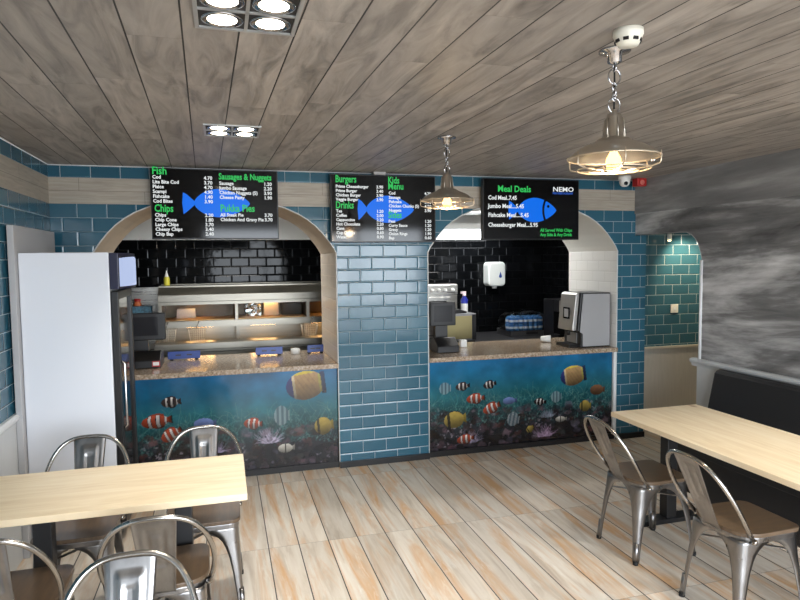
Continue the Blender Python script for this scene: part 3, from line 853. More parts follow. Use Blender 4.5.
# local: x -0.26..0.27, y -0.30..0.30 ; door faces +x
obj('cabinet', box(-0.258, 0.228, -0.30, 0.30, 0.07, 1.81), M_fridgew, t, bevel=0.006)
obj('plinth', box(-0.25, 0.22, -0.29, 0.29, 0.0, 0.07), M_dark, t)
d = obj('door', (lambda b: (add_box(b, 0.232, 0.272, -0.30, -0.25, 0.10, 1.57), add_box(b, 0.232, 0.272, 0.25, 0.30, 0.10, 1.57), add_box(b, 0.232, 0.272, -0.25, 0.25, 0.10, 0.16), add_box(b, 0.232, 0.272, -0.25, 0.25, 1.52, 1.57), b)[-1])(bmesh.new()), M_dark, t, bevel=0.003)
obj('door_glass', box(0.246, 0.258, -0.25, 0.25, 0.16, 1.52), M_darkscr, d)
b = bmesh.new(); add_tube(b, [(0.272,-0.272,0.72),(0.292,-0.272,0.74),(0.292,-0.272,1.12),(0.272,-0.272,1.14)], 0.008, 8); obj('handle', b, M_chrome, d)
b = bmesh.new(); pr_ = [(0.230,-0.30)] + [(0.268+0.062*math.sin(PI*(k+0.5)/13)**0.8, -0.30+0.6*k/12) for k in range(13)] + [(0.230,0.30)]
add_prism(b, pr_, 2, 1.585, 1.805)
hd = obj('sign_housing', b, plain('sign_blue_black', (20,22,52), 0.3), t, bevel=0.003)
b = bmesh.new()
front = [(0.2725+0.062*math.sin(PI*(k+0.5)/13)**0.8, -0.285+0.57*k/12) for k in range(13)]
rows = [[b.verts.new((x - 0.012*(zz > 1.78), y, zz)) for x, y in front] for zz in (1.60, 1.62, 1.77, 1.795)]
for A, B in zip(rows, rows[1:]):
    for i in range(12): b.faces.new((A[i], A[i+1], B[i+1], B[i]))
obj('lit_sign', b, M_header, hd, solid=0.004, smooth=True)

o = obj('wall_panel', box(XL+0.015, XL+0.05, 4.05, 4.97, 0.0, 1.97), M_panelg, bevel=0.004)
tag(o, 'tall grey panel standing against the teal wall behind the white fridge', 'panel')

# ------------------------------------------------------------------ ceiling lights
def downlight(cx, cy, label):
    t = thing('ceiling_downlight', label, 'ceiling light', (cx, cy, ZC), 0, 'four-lamp ceiling downlights')
    s = 0.150
    b = bmesh.new()
    for (x0, x1, y0, y1) in ((-s,s,-s,-s+0.012),(-s,s,s-0.012,s),(-s,-s+0.012,-s+0.012,s-0.012),(s-0.012,s,-s+0.012,s-0.012)):
        add_box(b, x0, x1, y0, y1, -0.008, -0.001)
    add_box(b, -0.005, 0.005, -s+0.012, s-0.012, -0.007, -0.001); add_box(b, -s+0.012, s-0.012, -0.005, 0.005, -0.007, -0.001)
    obj('frame', b, plain('satin_frame', (190,190,188), 0.4, metal=0.5), t)
    obj('back_plate', box(-s+0.012, s-0.012, -s+0.012, s-0.012, -0.002, -0.0005), plain('lamp_box_black', (46,44,42), 0.6), t)
    for sx in (-1, 1):
        for sy in (-1, 1):
            c = (sx*0.070, sy*0.070, 0)
            b = bmesh.new(); add_lathe(b, [(0.060,-0.003),(0.061,-0.007),(0.054,-0.008),(0.050,-0.005),(0.044,-0.006),(0.040,-0.004)], 28, c, cap=False); r = obj('lamp_ring', b, M_chrome, t)
            b = bmesh.new(); add_lathe(b, [(0.0,-0.0078),(0.028,-0.0075),(0.043,-0.0055)], 24, c, cap=False); obj('lamp', b, M_lamp, r)
            ld = bpy.data.lights.new('downlight_spot', 'SPOT'); ld.energy = 22; ld.spot_size = math.radians(95); ld.spot_blend = 0.7; ld.shadow_soft_size = 0.03; ld.color = (1.0, 0.93, 0.82)
            lo = bpy.data.objects.new('downlight_spot', ld); C.objects.link(lo); lo.location = (cx+c[0], cy+c[1], ZC-0.015)
    return t
downlight(0.090, 1.890, 'square four-lamp downlight nearest the viewer, cut by the top edge')
downlight(2.75, 2.05, 'added unseen four-lamp downlight on the ceiling above the bench table')  # extra fitting out of view, added to brighten the bench table
downlight(0.072, 3.590, 'square four-lamp downlight farther in, above the left menu screen')

# ------------------------------------------------------------------ pendants
def make_pendant(label):
    t = thing('cage_pendant', label, 'pendant lamp', (0,0,ZC), 0, 'caged pendant lamps')
    b = bmesh.new(); add_lathe(b, [(0.0,0),(0.054,-0.0005),(0.054,-0.008),(0.026,-0.011),(0.024,-0.044),(0.010,-0.050),(0.0,-0.051)], 28, cap=False); obj('ceiling_rose', b, M_chrome, t)
    # chain: big link, cord, big link
    b = bmesh.new()
    def link(z, rx, rz, plane, r=0.0032):
        pts = []
        for k in range(20):
            a = 2*PI*k/20
            pts.append((rx*math.cos(a), 0, z+rz*math.sin(a)) if plane == 0 else (0, rx*math.cos(a), z+rz*math.sin(a)))
        add_tube(b, pts, r, 6, closed=True)
    link(-0.060, 0.009, 0.014, 1); link(-0.092, 0.024, 0.026, 0)
    for k, z in enumerate((-0.126, -0.144, -0.162)): link(z, 0.008, 0.013, k % 2)
    link(-0.190, 0.024, 0.026, 0)
    obj('chain', b, M_chrome, t)
    b = bmesh.new(); add_tube(b, [(0.004,0.006,-0.05),(0.006,0.008,-0.10),(0.004,0.006,-0.16),(0.002,0.003,-0.225)], 0.0032, 8); obj('flex', b, M_rubber, t)
    prof = [(0.010,-0.205),(0.012,-0.218),(0.024,-0.222),(0.027,-0.232),(0.036,-0.300),(0.040,-0.304),(0.058,-0.308),(0.062,-0.316),(0.078,-0.322),(0.108,-0.334),(0.134,-0.350),(0.149,-0.364),(0.152,-0.368)]
    inn = [(r-0.003 if r > 0.02 else r, z-0.004) for r, z in prof[3:]][::-1]
    b = bmesh.new(); add_lathe(b, prof + [(0.153,-0.372),(0.149,-0.373)] + inn, 40, cap=False); obj('shade', b, M_shade, t)
    b = bmesh.new()
    for k in range(6):
        a = 2*PI*k/6+0.3; c, s = math.cos(a), math.sin(a)
        add_tube(b, [(0.031*c,0.031*s,-0.236),(0.038*c,0.038*s,-0.303)], 0.0022, 6)
    obj('neck_fins', b, M_shade, t)
    b = bmesh.new()
    def ring(r, z, w=0.0026): add_tube(b, [(r*math.cos(2*PI*k/40), r*math.sin(2*PI*k/40), z) for k in range(40)], w, 6, closed=True)
    ring(0.158, -0.372); ring(0.124, -0.412); ring(0.084, -0.416); ring(0.044, -0.418)
    for k in range(6):
        a = 2*PI*k/6+0.15; c, s = math.cos(a), math.sin(a)
        add_tube(b, [(r*c, r*s, z) for r, z in ((0.158,-0.360),(0.159,-0.396),(0.154,-0.404),(0.124,-0.412),(0.044,-0.418))], 0.0026, 6)
    obj('cage', b, M_cage, t)
    b = bmesh.new(); add_lathe(b, [(0.0,0),(0.010,-0.002),(0.010,-0.012),(0.0,-0.014)], 14, (0.164,0,-0.366), cap=False); obj('cage_latch', b, M_chrome, t)
    b = bmesh.new(); add_lathe(b, [(0.0,-0.315),(0.018,-0.316),(0.019,-0.345),(0.014,-0.350)], 20, cap=False); obj('lamp_holder', b, M_copper, t)
    b = bmesh.new(); add_lathe(b, [(0.011,-0.348),(0.016,-0.358),(0.024,-0.372),(0.026,-0.388),(0.023,-0.408),(0.016,-0.422),(0.0,-0.428)], 20, cap=False); obj('bulb', b, M_bulb, t)
    return t
pend = make_pendant('caged nickel pendant lamp nearer the viewer, beside the smoke detector')
pend.location = (1.335, 1.92, ZC)
p2 = copy_tree(pend); p2.location = (1.296, 3.50, ZC); p2.rotation_euler = (0,0,0.5); p2['label'] = 'caged nickel pendant lamp farther in, before the burgers and meal deals screens'
for (x, y) in ((1.335,1.92),(1.296,3.50)):
    ld = bpy.data.lights.new('pendant_point', 'POINT'); ld.energy = 7; ld.color = (1,0.72,0.42); ld.shadow_soft_size = 0.03
    lo = bpy.data.objects.new('pendant_point', ld); C.objects.link(lo); lo.location = (x, y, ZC-0.435)

# smoke detector, dome camera, alarm sounder
t = thing('smoke_detector', 'cream smoke detector on the plank ceiling by the nearer pendant', 'smoke detector', (1.262, 1.745, ZC))
t.scale = (0.84, 0.84, 0.95)
b = bmesh.new(); add_lathe(b, [(0.0,-0.0005),(0.055,-0.0005),(0.056,-0.018),(0.052,-0.024),(0.050,-0.030),(0.038,-0.052),(0.0,-0.054)], 32, cap=False); obj('body', b, M_cream_pl, t)
b = bmesh.new()
for k in range(8):
    a = 2*PI*k/8; c, s = math.cos(a), math.sin(a)
    pts = [Vector((0.046*c - 0.010*s*q, 0.046*s + 0.010*c*q, z)) for q, z in ((-1,-0.033),(1,-0.033),(1,-0.043),(-1,-0.043))]
    inner = [p*1.0 for p in pts]
    vs = [b.verts.new(p) for p in pts]; b.faces.new(vs)
obj('vents', b, M_dark, t, solid=0.006)
t = thing('dome_camera', 'white dome security camera on the ceiling before the right arch', 'security camera', (3.475, 4.83, ZC))
b = bmesh.new(); add_lathe(b, [(0.0,-0.0005),(0.055,-0.0005),(0.056,-0.02),(0.050,-0.034),(0.0,-0.035)], 28, cap=False); obj('base', b, M_white, t)
b = bmesh.new(); add_lathe(b, [(0.045,-0.034),(0.046,-0.055),(0.038,-0.078),(0.02,-0.092),(0.0,-0.095)], 28, cap=False); obj('dome', b, M_white, t)
b = bmesh.new(); add_lathe(b, [(0.0,0.010),(0.016,0.008),(0.018,0.0)], 18, cap=False); obj('lens', b, M_darkscr, t, loc=(-0.012,-0.036,-0.066), rot=(math.radians(108),0,math.radians(-18)))
t = thing('alarm_sounder', 'small red alarm sounder at the top of the cloud wall', 'alarm', (3.705, 4.93, ZC))
obj('body', box(-0.05, 0.05, -0.04, 0.04, -0.075, -0.001), M_red, t, bevel=0.008)
b = bmesh.new(); add_lathe(b, [(0.0,0.004),(0.022,0.003),(0.024,0.0)], 18, cap=False); obj('grille', b, plain('alarm_pink', (214,120,110), 0.5), t, loc=(0.0,-0.041,-0.04), rot=(PI/2,0,0))

# alcove fittings
t = thing('alcove_spotlight', 'tiny warm spotlight under the alcove ceiling', 'spotlight', (4.37, 5.33, 2.05))
b = bmesh.new(); add_lathe(b, [(0.006,0),(0.006,-0.06),(0.020,-0.065),(0.022,-0.13),(0.018,-0.135)], 16, cap=False); obj('body', b, M_white, t)
b = bmesh.new(); add_lathe(b, [(0.0,-0.150),(0.015,-0.146),(0.018,-0.136)], 16, cap=False); obj('lamp', b, emit('alcove_glow', (255,226,170), 5), t)
ld = bpy.data.lights.new('alcove_spot', 'SPOT'); ld.energy = 34; ld.color = (1,0.84,0.60); ld.spot_size = math.radians(90); ld.spot_blend = 0.8; ld.shadow_soft_size = 0.02
lo = bpy.data.objects.new('alcove_spot', ld); C.objects.link(lo); lo.location = (4.55, 5.12, 2.0); lo.rotation_euler = (math.radians(38), 0, math.radians(-15))
ld = bpy.data.lights.new('alcove_fill', 'POINT'); ld.energy = 7; ld.color = (1,0.93,0.82); ld.shadow_soft_size = 0.06  # added fill light without a fitting, out of view, lifts the alcove
lo = bpy.data.objects.new('alcove_fill', ld); C.objects.link(lo); lo.location = (5.3, 5.2, 1.9)
t = thing('light_switch', 'cream light switch on the teal alcove tiles', 'switch', (4.53, 5.438, 1.205))
obj('plate', box(-0.045,0.045,-0.010,0.0,-0.045,0.045), M_cream_pl, t, bevel=0.003)
obj('rocker', box(-0.012,0.012,-0.015,-0.010,-0.018,0.018), M_white, t)

M_range = plain('satin_range_steel', (146,142,132), 0.36, metal=1.0, grain=0.1, gscale=8, stretch=(0.3,1,4))
# ------------------------------------------------------------------ frying range behind the left arch
t = thing('frying_range', 'long stainless frying range with a glazed hot cabinet, behind the left arch', 'frying range', (0.30, 0, 0))
x0, x1 = -0.96, 1.25     # local
b = bmesh.new(); add_box(b, x0, x1, 6.47, 7.40, 0.0, 0.84); obj('body', b, M_range, t)
b = bmesh.new()
add_box(b, x0, x1, 6.42, 6.60, 0.875, 0.945); add_box(b, x0, x1, 6.50, 6.62, 0.84, 0.875)
obj('front_rail', b, M_range, t, bevel=0.006)
obj('pan_top', box(x0, x1, 6.60, 7.38, 0.845, 0.862), M_range, t)
b = bmesh.new(); add_box(b, x0, x1, 7.36, 7.42, 0.86, 1.50); obj('splashback', b, M_range, t)
for (px, w) in ((-0.55, 0.42), (0.10, 0.46), (0.75, 0.42)):
    b = bmesh.new()
    add_box(b, px-w/2, px+w/2, 6.72, 7.20, 0.863, 0.874)
    add_tube(b, [(px-0.08,6.74,0.874),(px-0.08,6.74,0.905),(px+0.08,6.74,0.905),(px+0.08,6.74,0.874)], 0.007, 8)
    obj('pan_lid', b, M_range, t, bevel=0.003)
# gantry with hot cabinet
hc = obj('hot_cabinet', (lambda b: (add_box(b, x0, x1, 6.92, 7.36, 1.055, 1.120), add_box(b, x0, x1, 6.92, 7.36, 1.310, 1.325),
     [add_box(b, q, q+0.035, 6.92, 7.36, 1.12, 1.31) for q in (x0, -0.185, 0.585, x1-0.035)], b)[-1])(bmesh.new()), M_range, t, bevel=0.003)
obj('warm_shelf', box(x0+0.03, x1-0.03, 6.96, 7.34, 1.121, 1.128), plain('warm_shelf_steel', (206,160,104), 0.35, metal=0.4), hc)
obj('cabinet_back', box(x0+0.03, x1-0.03, 7.33, 7.345, 1.128, 1.31), plain('cabinet_brown', (92,74,58), 0.35, metal=0.3), hc)
for (a, c) in ((x0+0.035, -0.185), (-0.150, 0.585), (0.620, x1-0.035)):
    obj('glass_pane', box(a+0.004, c-0.004, 6.925, 6.930, 1.122, 1.308), M_glass, hc)
b = bmesh.new(); add_box(b, x0, x1, 6.905, 6.918, 1.052, 1.118); add_box(b, x0, x1, 6.905, 6.918, 1.292, 1.324); obj('gantry_lip', b, M_range, t)
b = bmesh.new(); add_prism(b, [(6.90,1.325),(7.36,1.325),(7.36,1.475),(7.02,1.475),(6.90,1.40)], 0, x0, x1); obj('canopy', b, M_range, t, bevel=0.004)
b = bmesh.new(); add_box(b, x0, x1, 7.03, 7.40, 1.476, 1.492); obj('top_shelf', b, M_range, t)
for q in (x0+0.02, -0.17, 0.60, x1-0.06): obj('gantry_post', box(q, q+0.04, 7.22, 7.34, 0.862, 1.055), M_range, t)
for q in (-0.55, 0.12, 0.78):
    b = bmesh.new(); add_box(b, q-0.14, q+0.14, 7.02, 7.08, 1.040, 1.054); obj('heat_lamp', b, M_heat, t)
for q in (-0.60, 0.18, 0.90):
    b = bmesh.new(); add_box(b, q-0.10, q+0.10, 7.12, 7.16, 1.296, 1.309); obj('cabinet_lamp', b, M_heat, hc)
b = bmesh.new(); add_box(b, -0.06, 0.38, 7.18, 7.22, 1.025, 1.050); obj('tool_rail', b, M_range, t)
# food and boxes in the hot cabinet
for (nm, q, w, h_, mat, lab, cat) in (('food_carton', -0.70, 0.20, 0.10, plain('carton_white', (206,208,214), 0.6), 'white food carton in the hot cabinet, leftmost behind its glass', 'carton'),
      ('foil_pack', 0.02, 0.18, 0.15, plain('foil', (214,214,220), 0.25, metal=0.9, grain=0.5, gscale=30), 'crumpled silver foil pack in the hot cabinet', 'foil pack'),
      ('food_carton', 0.22, 0.17, 0.15, plain('carton_pale', (214,206,196), 0.5), 'pale upright carton beside the foil pack in the hot cabinet', 'carton'),
      ('food_box', 0.45, 0.22, 0.14, plain('box_grey', (84,86,92), 0.5), 'dark grey box in the hot cabinet, nearest the arch jamb', 'box')):
    b = bmesh.new(); add_prism(b, [(-w/2,0),(w/2,0),(w/2*0.94,h_),(-w/2*0.94,h_)], 1, -0.06, 0.06)
    if nm == 'foil_pack':
        bmesh.ops.subdivide_edges(b, edges=b.edges[:], cuts=5, use_grid_fill=True)
        for v in b.verts: v.co += Vector((random.uniform(-1,1), random.uniform(-1,1), random.uniform(-0.4,0.4) if v.co.z > 0.01 else 0))*0.006
    o = obj(nm, b, mat, bevel=0.004); o.location = (0.30+q, 7.24, 1.1285); tag(o, lab, cat)
# frying baskets hung under the gantry
def make_basket():
    t = thing('frying_basket', 'wire frying basket', 'frying basket', (0,0,0), 0, 'wire frying baskets on the range')
    b = bmesh.new(); w0, d0, w1, d1, h_ = 0.088, 0.075, 0.065, 0.055, 0.17
    def ringp(k):
        a, c = w1+(w0-w1)*k, d1+(d0-d1)*k
        return [(-a,-c,h_*k),(a,-c,h_*k),(a,c,h_*k),(-a,c,h_*k)]
    for k in (0, 0.14, 0.28, 0.42, 0.56, 0.7, 0.84, 1.0):
        add_tube(b, ringp(k), 0.003 if k == 1.0 else 0.0014, 5, closed=True)
    for i in range(9):
        s = -1 + 2*i/8
        for sg in (-1, 1):
            add_tube(b, [(w1*s, sg*d1, 0), (w0*s, sg*d0, h_)], 0.0013, 4)
            add_tube(b, [(sg*w1, d1*s, 0), (sg*w0, d0*s, h_)], 0.0013, 4)
        add_tube(b, [(w1*s, -d1, 0), (w1*s, d1, 0)], 0.0013, 4)
    obj('wire_body', b, plain('basket_wire', (206,202,190), 0.35, metal=0.5), t)
    b = bmesh.new(); add_tube(b, [(-0.012,-d0,h_),(0.0,-d0-0.03,h_+0.03),(0.03,-d0-0.10,h_+0.10)], 0.004, 8); add_tube(b, [(0.012,-d0,h_),(0.0,-d0-0.03,h_+0.03)], 0.003, 8)
    obj('handle', b, M_chrome, t)
    return t
bk = make_basket()
for i, (x, lab) in enumerate(((-0.275, 'wire frying basket on the range, right of the till screen'), (0.905, 'wire frying basket on the range, by the arch jamb'), (-0.575, 'wire frying basket on the range, half behind the till screen'))):
    o = bk if i == 0 else copy_tree(bk)
    o.location = (x, 6.86, 0.875); o['label'] = lab
# small things on the range
t = thing('squeeze_bottle', 'yellow squeeze bottle standing on the frying range', 'bottle', (-0.585, 7.16, 1.4925))
b = bmesh.new(); add_lathe(b, [(0.0,0),(0.030,0),(0.031,0.01),(0.031,0.075),(0.024,0.095)], 20, cap=False); obj('body', b, plain('bottle_yellow', (206,196,60), 0.4), t)
b = bmesh.new(); add_lathe(b, [(0.024,0.095),(0.020,0.10),(0.006,0.15),(0.004,0.165),(0,0.166)], 16, cap=False); obj('spout', b, M_white, t)
t = thing('chip_scoop', 'small steel scoop lying on the range beside the middle lid', 'scoop', (0.36, 6.66, 0.8625))
b = bmesh.new(); add_prism(b, [(-0.06,0.0),(0.06,0.0),(0.07,0.04),(0.064,0.04),(0.055,0.006),(-0.055,0.006),(-0.064,0.04),(-0.07,0.04)], 1, -0.04, 0.05); obj('bowl', b, M_steel, t)
b = bmesh.new(); add_tube(b, [(0,-0.03,0.01),(0,-0.05,0.045),(0.05,-0.05,0.06)], 0.006, 8); obj('handle', b, M_dark, t)
t = thing('till_back_cabinet', 'stainless back unit behind the till, left of the frying range', 'cabinet', (-1.15, 0, 0))
obj('body', box(-0.40, 0.475, 6.70, 7.40, 0, 1.165), M_steel, t, bevel=0.004)
obj('back_panel', box(-0.40, 0.475, 7.36, 7.42, 1.165, 1.47), M_steel, t)
o = obj('pattern_box', box(-0.10, 0.10, -0.06, 0.06, 0, 0.115), plain('pattern_blue', (70,110,130), 0.5, grain=0.7, gscale=55), bevel=0.004); o.location = (-0.84, 7.10, 1.1655); tag(o, 'blue patterned box on the steel unit above the till', 'box')
t = thing('sauce_jar', 'orange sauce jar beside the blue patterned box', 'jar', (-0.90, 7.26, 1.1655))
b = bmesh.new(); add_lathe(b, [(0,0),(0.04,0),(0.042,0.01),(0.042,0.13),(0.03,0.15),(0.03,0.16)], 18, cap=False); obj('body', b, plain('jar_orange', (206,110,60), 0.4), t)
b = bmesh.new(); add_lathe(b, [(0.034,0.158),(0.034,0.185),(0,0.187)], 18, cap=False); obj('lid', b, M_red, t)

# on the left counter
def till(x, y, label, w, h_, zc):
    t = thing('till', label, 'till', (x, y, CT), 0, 'black tills on the counters')
    b = bmesh.new(); add_prism(b, [(-0.16,0.0),(0.17,0.0),(0.17,0.10),(-0.05,0.13),(-0.16,0.06)], 0, -w*0.42, w*0.42); obj('base', b, M_dark, t, bevel=0.006)
    b = bmesh.new(); add_prism(b, [(0.03,0.11),(0.10,0.11),(0.07,zc-CT+0.02),(0.035,zc-CT+0.02)], 0, -0.06, 0.06); obj('stand', b, M_dark, t)
    m = obj('monitor', box(-w/2, w/2, -0.02, 0.03, zc-CT-h_/2, zc-CT+h_/2), M_dark, t, bevel=0.008)
    obj('display', box(-w*0.36, w*0.36, -0.022, -0.0205, zc-CT-h_*0.33, zc-CT+h_*0.36), plain('display_grey', (32,32,36), 0.15), m)
    return t
t = till(-0.675, 5.50, 'black till with a wide screen on the counter beside the fridge door', 0.405, 0.225, 1.215)
b = box(0.105, 0.165, -0.1645, -0.1605, 0.012, 0.058); o = obj('red_card', b, M_red, t)
obj('card_print', box(0.112, 0.158, -0.166, -0.1648, 0.022, 0.050), M_white, o)
till(1.965, 5.45, 'black till with a small square screen beside the tiled pillar', 0.250, 0.220, 1.235)
for (x, w, lab) in ((-0.345, 0.27, 'blue holder with dark slots on the left counter, nearest the till'), (0.385, 0.24, 'blue holder with dark slots at the middle of the left counter'), (0.805, 0.15, 'blue holder with dark slots against the arch jamb')):
    t = thing('blue_holder', lab, 'holder', (x, 5.70, CT), 0, 'blue slotted holders on the left counter')
    b = bmesh.new(); add_box(b, -w/2, w/2, -0.004, 0.004, 0.012, 0.078); add_box(b, -w/2+0.01, w/2-0.01, 0.004, 0.05, 0.012, 0.018); obj('plate', b, M_blue, t, bevel=0.002)
    b = bmesh.new()
    for q in (-0.18, 0.16): add_box(b, w*q-0.022, w*q+0.022, -0.0055, -0.0042, 0.040, 0.052)
    obj('slots', b, M_dark, t)
    for sg in (-1, 1): obj('foot', box(sg*w*0.38-0.012, sg*w*0.38+0.012, -0.01, 0.055, 0, 0.0118), M_rubber, t)
t = thing('white_tub', 'small white tub at the back of the left counter', 'tub', (0.625, 5.74, CT))
b = bmesh.new(); add_lathe(b, [(0,0),(0.038,0),(0.045,0.030),(0.042,0.045),(0.0,0.055)], 20, cap=False); obj('body', b, M_white, t)

# ------------------------------------------------------------------ behind the right arch
t = thing('back_worktable', 'long dark steel worktable along the black tiled kitchen wall', 'worktable', (3.0, 7.15, 0))
obj('top', box(-0.72, 1.14, -0.75, 0.42, 0.74, 0.78), plain('dark_steel', (70,70,72), 0.4, metal=0.6), t)
for sx in (-0.68, 1.10):
    for sy in (-0.70, 0.38): obj('leg', box(sx-0.02, sx+0.02, sy-0.02, sy+0.02, 0, 0.74), M_steel, t)
t = thing('oven', 'steel oven with knobs behind the small till, seen through the right arch', 'oven', (2.48, 7.24, 0.7805))
obj('body', box(-0.32, 0.32, -0.02, 0.28, 0.0, 0.655), M_steel, t, bevel=0.006)
obj('control_panel', box(-0.32, 0.32, -0.035, -0.021, 0.53, 0.65), M_steel, t, bevel=0.003)
for q in (-0.02, 0.07, 0.15, 0.25):
    b = bmesh.new(); add_lathe(b, [(0.024,0),(0.024,0.022),(0,0.024)], 16); obj('knob', b, M_white, t, loc=(q,-0.036,0.585), rot=(PI/2,0,0))
obj('clock', box(-0.21,-0.11,-0.0375,-0.0355,0.565,0.605), M_dark, t)
dr = obj('door', box(-0.30, 0.22, -0.035, -0.021, 0.05, 0.50), M_steel, t, bevel=0.003)
obj('door_window', box(-0.25, 0.17, -0.0375, -0.0355, 0.30, 0.45), M_darkscr, dr)
t = thing('microwave', 'brushed gold microwave beside the small till', 'microwave', (2.610, 6.65, 0.7805))
obj('body', box(-0.20, 0.20, 0.0, 0.34, 0.02, 0.335), M_steelside, t, bevel=0.006)
d = obj('door', box(-0.195, 0.145, -0.014, -0.001, 0.045, 0.310), M_gold, t, bevel=0.004)
obj('side_panel', box(0.150, 0.195, -0.012, -0.001, 0.03, 0.325), M_dark, t)
obj('base', box(-0.19, 0.19, 0.01, 0.33, 0.0, 0.019), M_dark, t)
t = thing('folded_cloth', 'dark cloth bundle on top of the gold microwave', 'cloth', (2.565, 6.80, 1.116))
b = bmesh.new(); add_prism(b, [(-0.13,0),(0.15,0),(0.16,0.02),(0.06,0.05),(-0.05,0.03),(-0.12,0.04)], 1, -0.1, 0.1)
obj('bundle', b, M_dark, t, bevel=0.012)
t = thing('spray_bottle', 'blue and white spray bottle standing on the gold microwave', 'bottle', (2.765, 6.90, 1.1158))
b = bmesh.new(); add_lathe(b, [(0,0),(0.040,0),(0.042,0.01),(0.042,0.10)], 20, cap=False); obj('label_band', b, M_white, t)
b = bmesh.new(); add_lathe(b, [(0.042,0.10),(0.042,0.145),(0.018,0.185),(0.016,0.205),(0,0.206)], 20, cap=False); obj('body', b, plain('bottle_blue', (40,52,150), 0.3), t)
b = bmesh.new(); add_lathe(b, [(0.02,0.19),(0.02,0.215),(0,0.216)], 16, cap=False); add_box(b, -0.045, 0.02, -0.012, 0.012, 0.216, 0.245); obj('trigger', b, plain('trigger_pink', (220,200,206), 0.4), t)
t = thing('towel_dispenser', 'white towel dispenser with a blue drop mark on the black tiles', 'dispenser', (3.430, 7.60, 1.385))
b = bmesh.new(); add_prism(b, rrect(0.240, 0.315, 0.05, 0, 0.160), 1, -0.19, -0.002); obj('body', b, plain('dispenser_white', (228,232,228), 0.3), t, bevel=0.02)
b = bmesh.new()
pts = [(0.0, 0.060)] + [(0.020*math.sin(a), 0.0 - 0.020*math.cos(a)) for a in [math.radians(q) for q in (110, 80, 50, 20, -20, -50, -80, -110)]]
add_prism(b, [(x+0.045, z+0.130) for x, z in pts], 1, -0.1925, -0.1905); obj('drop_mark', b, M_blue, t)
b = bmesh.new(); add_lathe(b, [(0,0),(0.03,0.0),(0.035,0.03),(0.035,0.034)], 16, (0,-0.1,-0.030)); obj('nozzle', b, M_white, t)
t = thing('under_unit', 'black cabinet with a pull slot below the wrapped cans', 'cabinet', (3.60, 6.90, 0.7805))
b = bmesh.new(); add_box(b, -0.22, 0.22, 0.0, 0.42, 0.0, 0.075); obj('body', b, plain('unit_grey', (64,64,66), 0.4), t, bevel=0.004)
obj('slot', box(-0.02, 0.14, -0.003, -0.0005, 0.03, 0.055), M_dark, t)
# wrapped trays of cans: every can its own thing
cmat = [plain('can_blue', (70,130,190), 0.3, metal=0.2), plain('can_white', (214,220,226), 0.3, metal=0.2), plain('can_orange', (206,130,80), 0.3, metal=0.2)]
def make_can(i):
    m = cmat[i % 3 if i % 5 == 0 else 0]
    t = thing('drink_can', 'blue and white drink can in the wrapped trays on the black cabinet', 'can', (0,0,0), 0, 'cans in the wrapped trays')
    b = bmesh.new(); add_lathe(b, [(0,0),(0.024,0),(0.029,0.006),(0.030,0.05),(0.029,0.071),(0.024,0.077),(0,0.077)], 14, cap=False); obj('body', b, m, t)
    b = bmesh.new(); add_lathe(b, [(0.0303,0.026),(0.0303,0.052)], 14, cap=False); obj('label_band', b, cmat[1], t)
    return t
kinds = {}
k = 0
for layer in range(2):
    for r in range(2):
        for c in range(7):
            if 0 not in kinds: kinds[0] = make_can(1); o = kinds[0]
            else: o = copy_tree(kinds[0])
            o.location = (3.60 + (c-3)*0.063, 6.95 + r*0.075, 0.857 + layer*0.0785); k += 1
b = bmesh.new()
add_prism(b, [(-0.24,0.0),(0.24,0.0),(0.245,0.16),(0.22,0.20),(0.10,0.235),(-0.05,0.21),(-0.16,0.215),(-0.24,0.165),(-0.262,0.08)], 1, -0.055, 0.24)
bmesh.ops.subdivide_edges(b, edges=b.edges[:], cuts=4, use_grid_fill=True)
for v in b.verts:
    if v.co.z > 0.02: v.co += Vector((random.uniform(-1,1), random.uniform(-1,1), random.uniform(-1,1)))*0.005
o = obj('plastic_wrap', b, M_wrap, smooth=True); o.location = (3.60, 6.95, 0.8565); tag(o, 'clear crinkled plastic wrap round the trays of cans', 'wrap')
t = thing('coffee_machine', 'dark chrome coffee machine on the worktable behind the steel drinks machine', 'coffee machine', (3.925, 6.50, 0.7805))
b = bmesh.new(); add_box(b, -0.14, 0.14, 0.10, 0.34, 0.0, 0.47); add_box(b, -0.14, 0.14, -0.02, 0.10, 0.0, 0.06); add_box(b, -0.14, 0.14, -0.02, 0.10, 0.33, 0.47); obj('body', b, M_dark, t, bevel=0.006)
obj('panel', box(-0.135, 0.135, -0.028, -0.021, 0.335, 0.465), plain('satin_panel', (196,192,184), 0.35, metal=0.3), t)
b = bmesh.new(); add_lathe(b, [(0.045,0),(0.045,0.03),(0.02,0.045),(0.012,0.07)], 18); obj('group_head', b, M_chrome, t, loc=(0,0.04,0.26))
obj('drip_tray', box(-0.12, 0.12, -0.015, 0.095, 0.0605, 0.066), M_chrome, t)

# drinks machine on the right counter, facing the kitchen side (local: front towards -x)
t = thing('drinks_machine', 'tall steel drinks machine with sloping front on the right counter', 'drinks machine', (3.405, 5.16, CT))
prof = [(-0.165,0.0),(0.165,0.0),(0.165,0.52),(-0.150,0.525),(-0.185,0.16),(-0.150,0.145),(-0.150,0.02)]
b = bmesh.new(); add_prism(b, prof, 1, 0.0, 0.30); obj('body', b, M_dark, t, bevel=0.004)
b = bmesh.new(); add_prism(b, [(-0.135,0.012),(0.155,0.012),(0.155,0.508),(-0.132,0.513),(-0.166,0.150),(-0.135,0.135)], 1, -0.006, -0.0005); obj('side_panel', b, plain('machine_side', (176,176,178), 0.4, metal=0.3), t)
b = bmesh.new(); add_prism(b, [(-0.190,0.165),(-0.156,0.520),(-0.172,0.524),(-0.196,0.505),(-0.232,0.170),(-0.225,0.160)], 1, 0.02, 0.29)
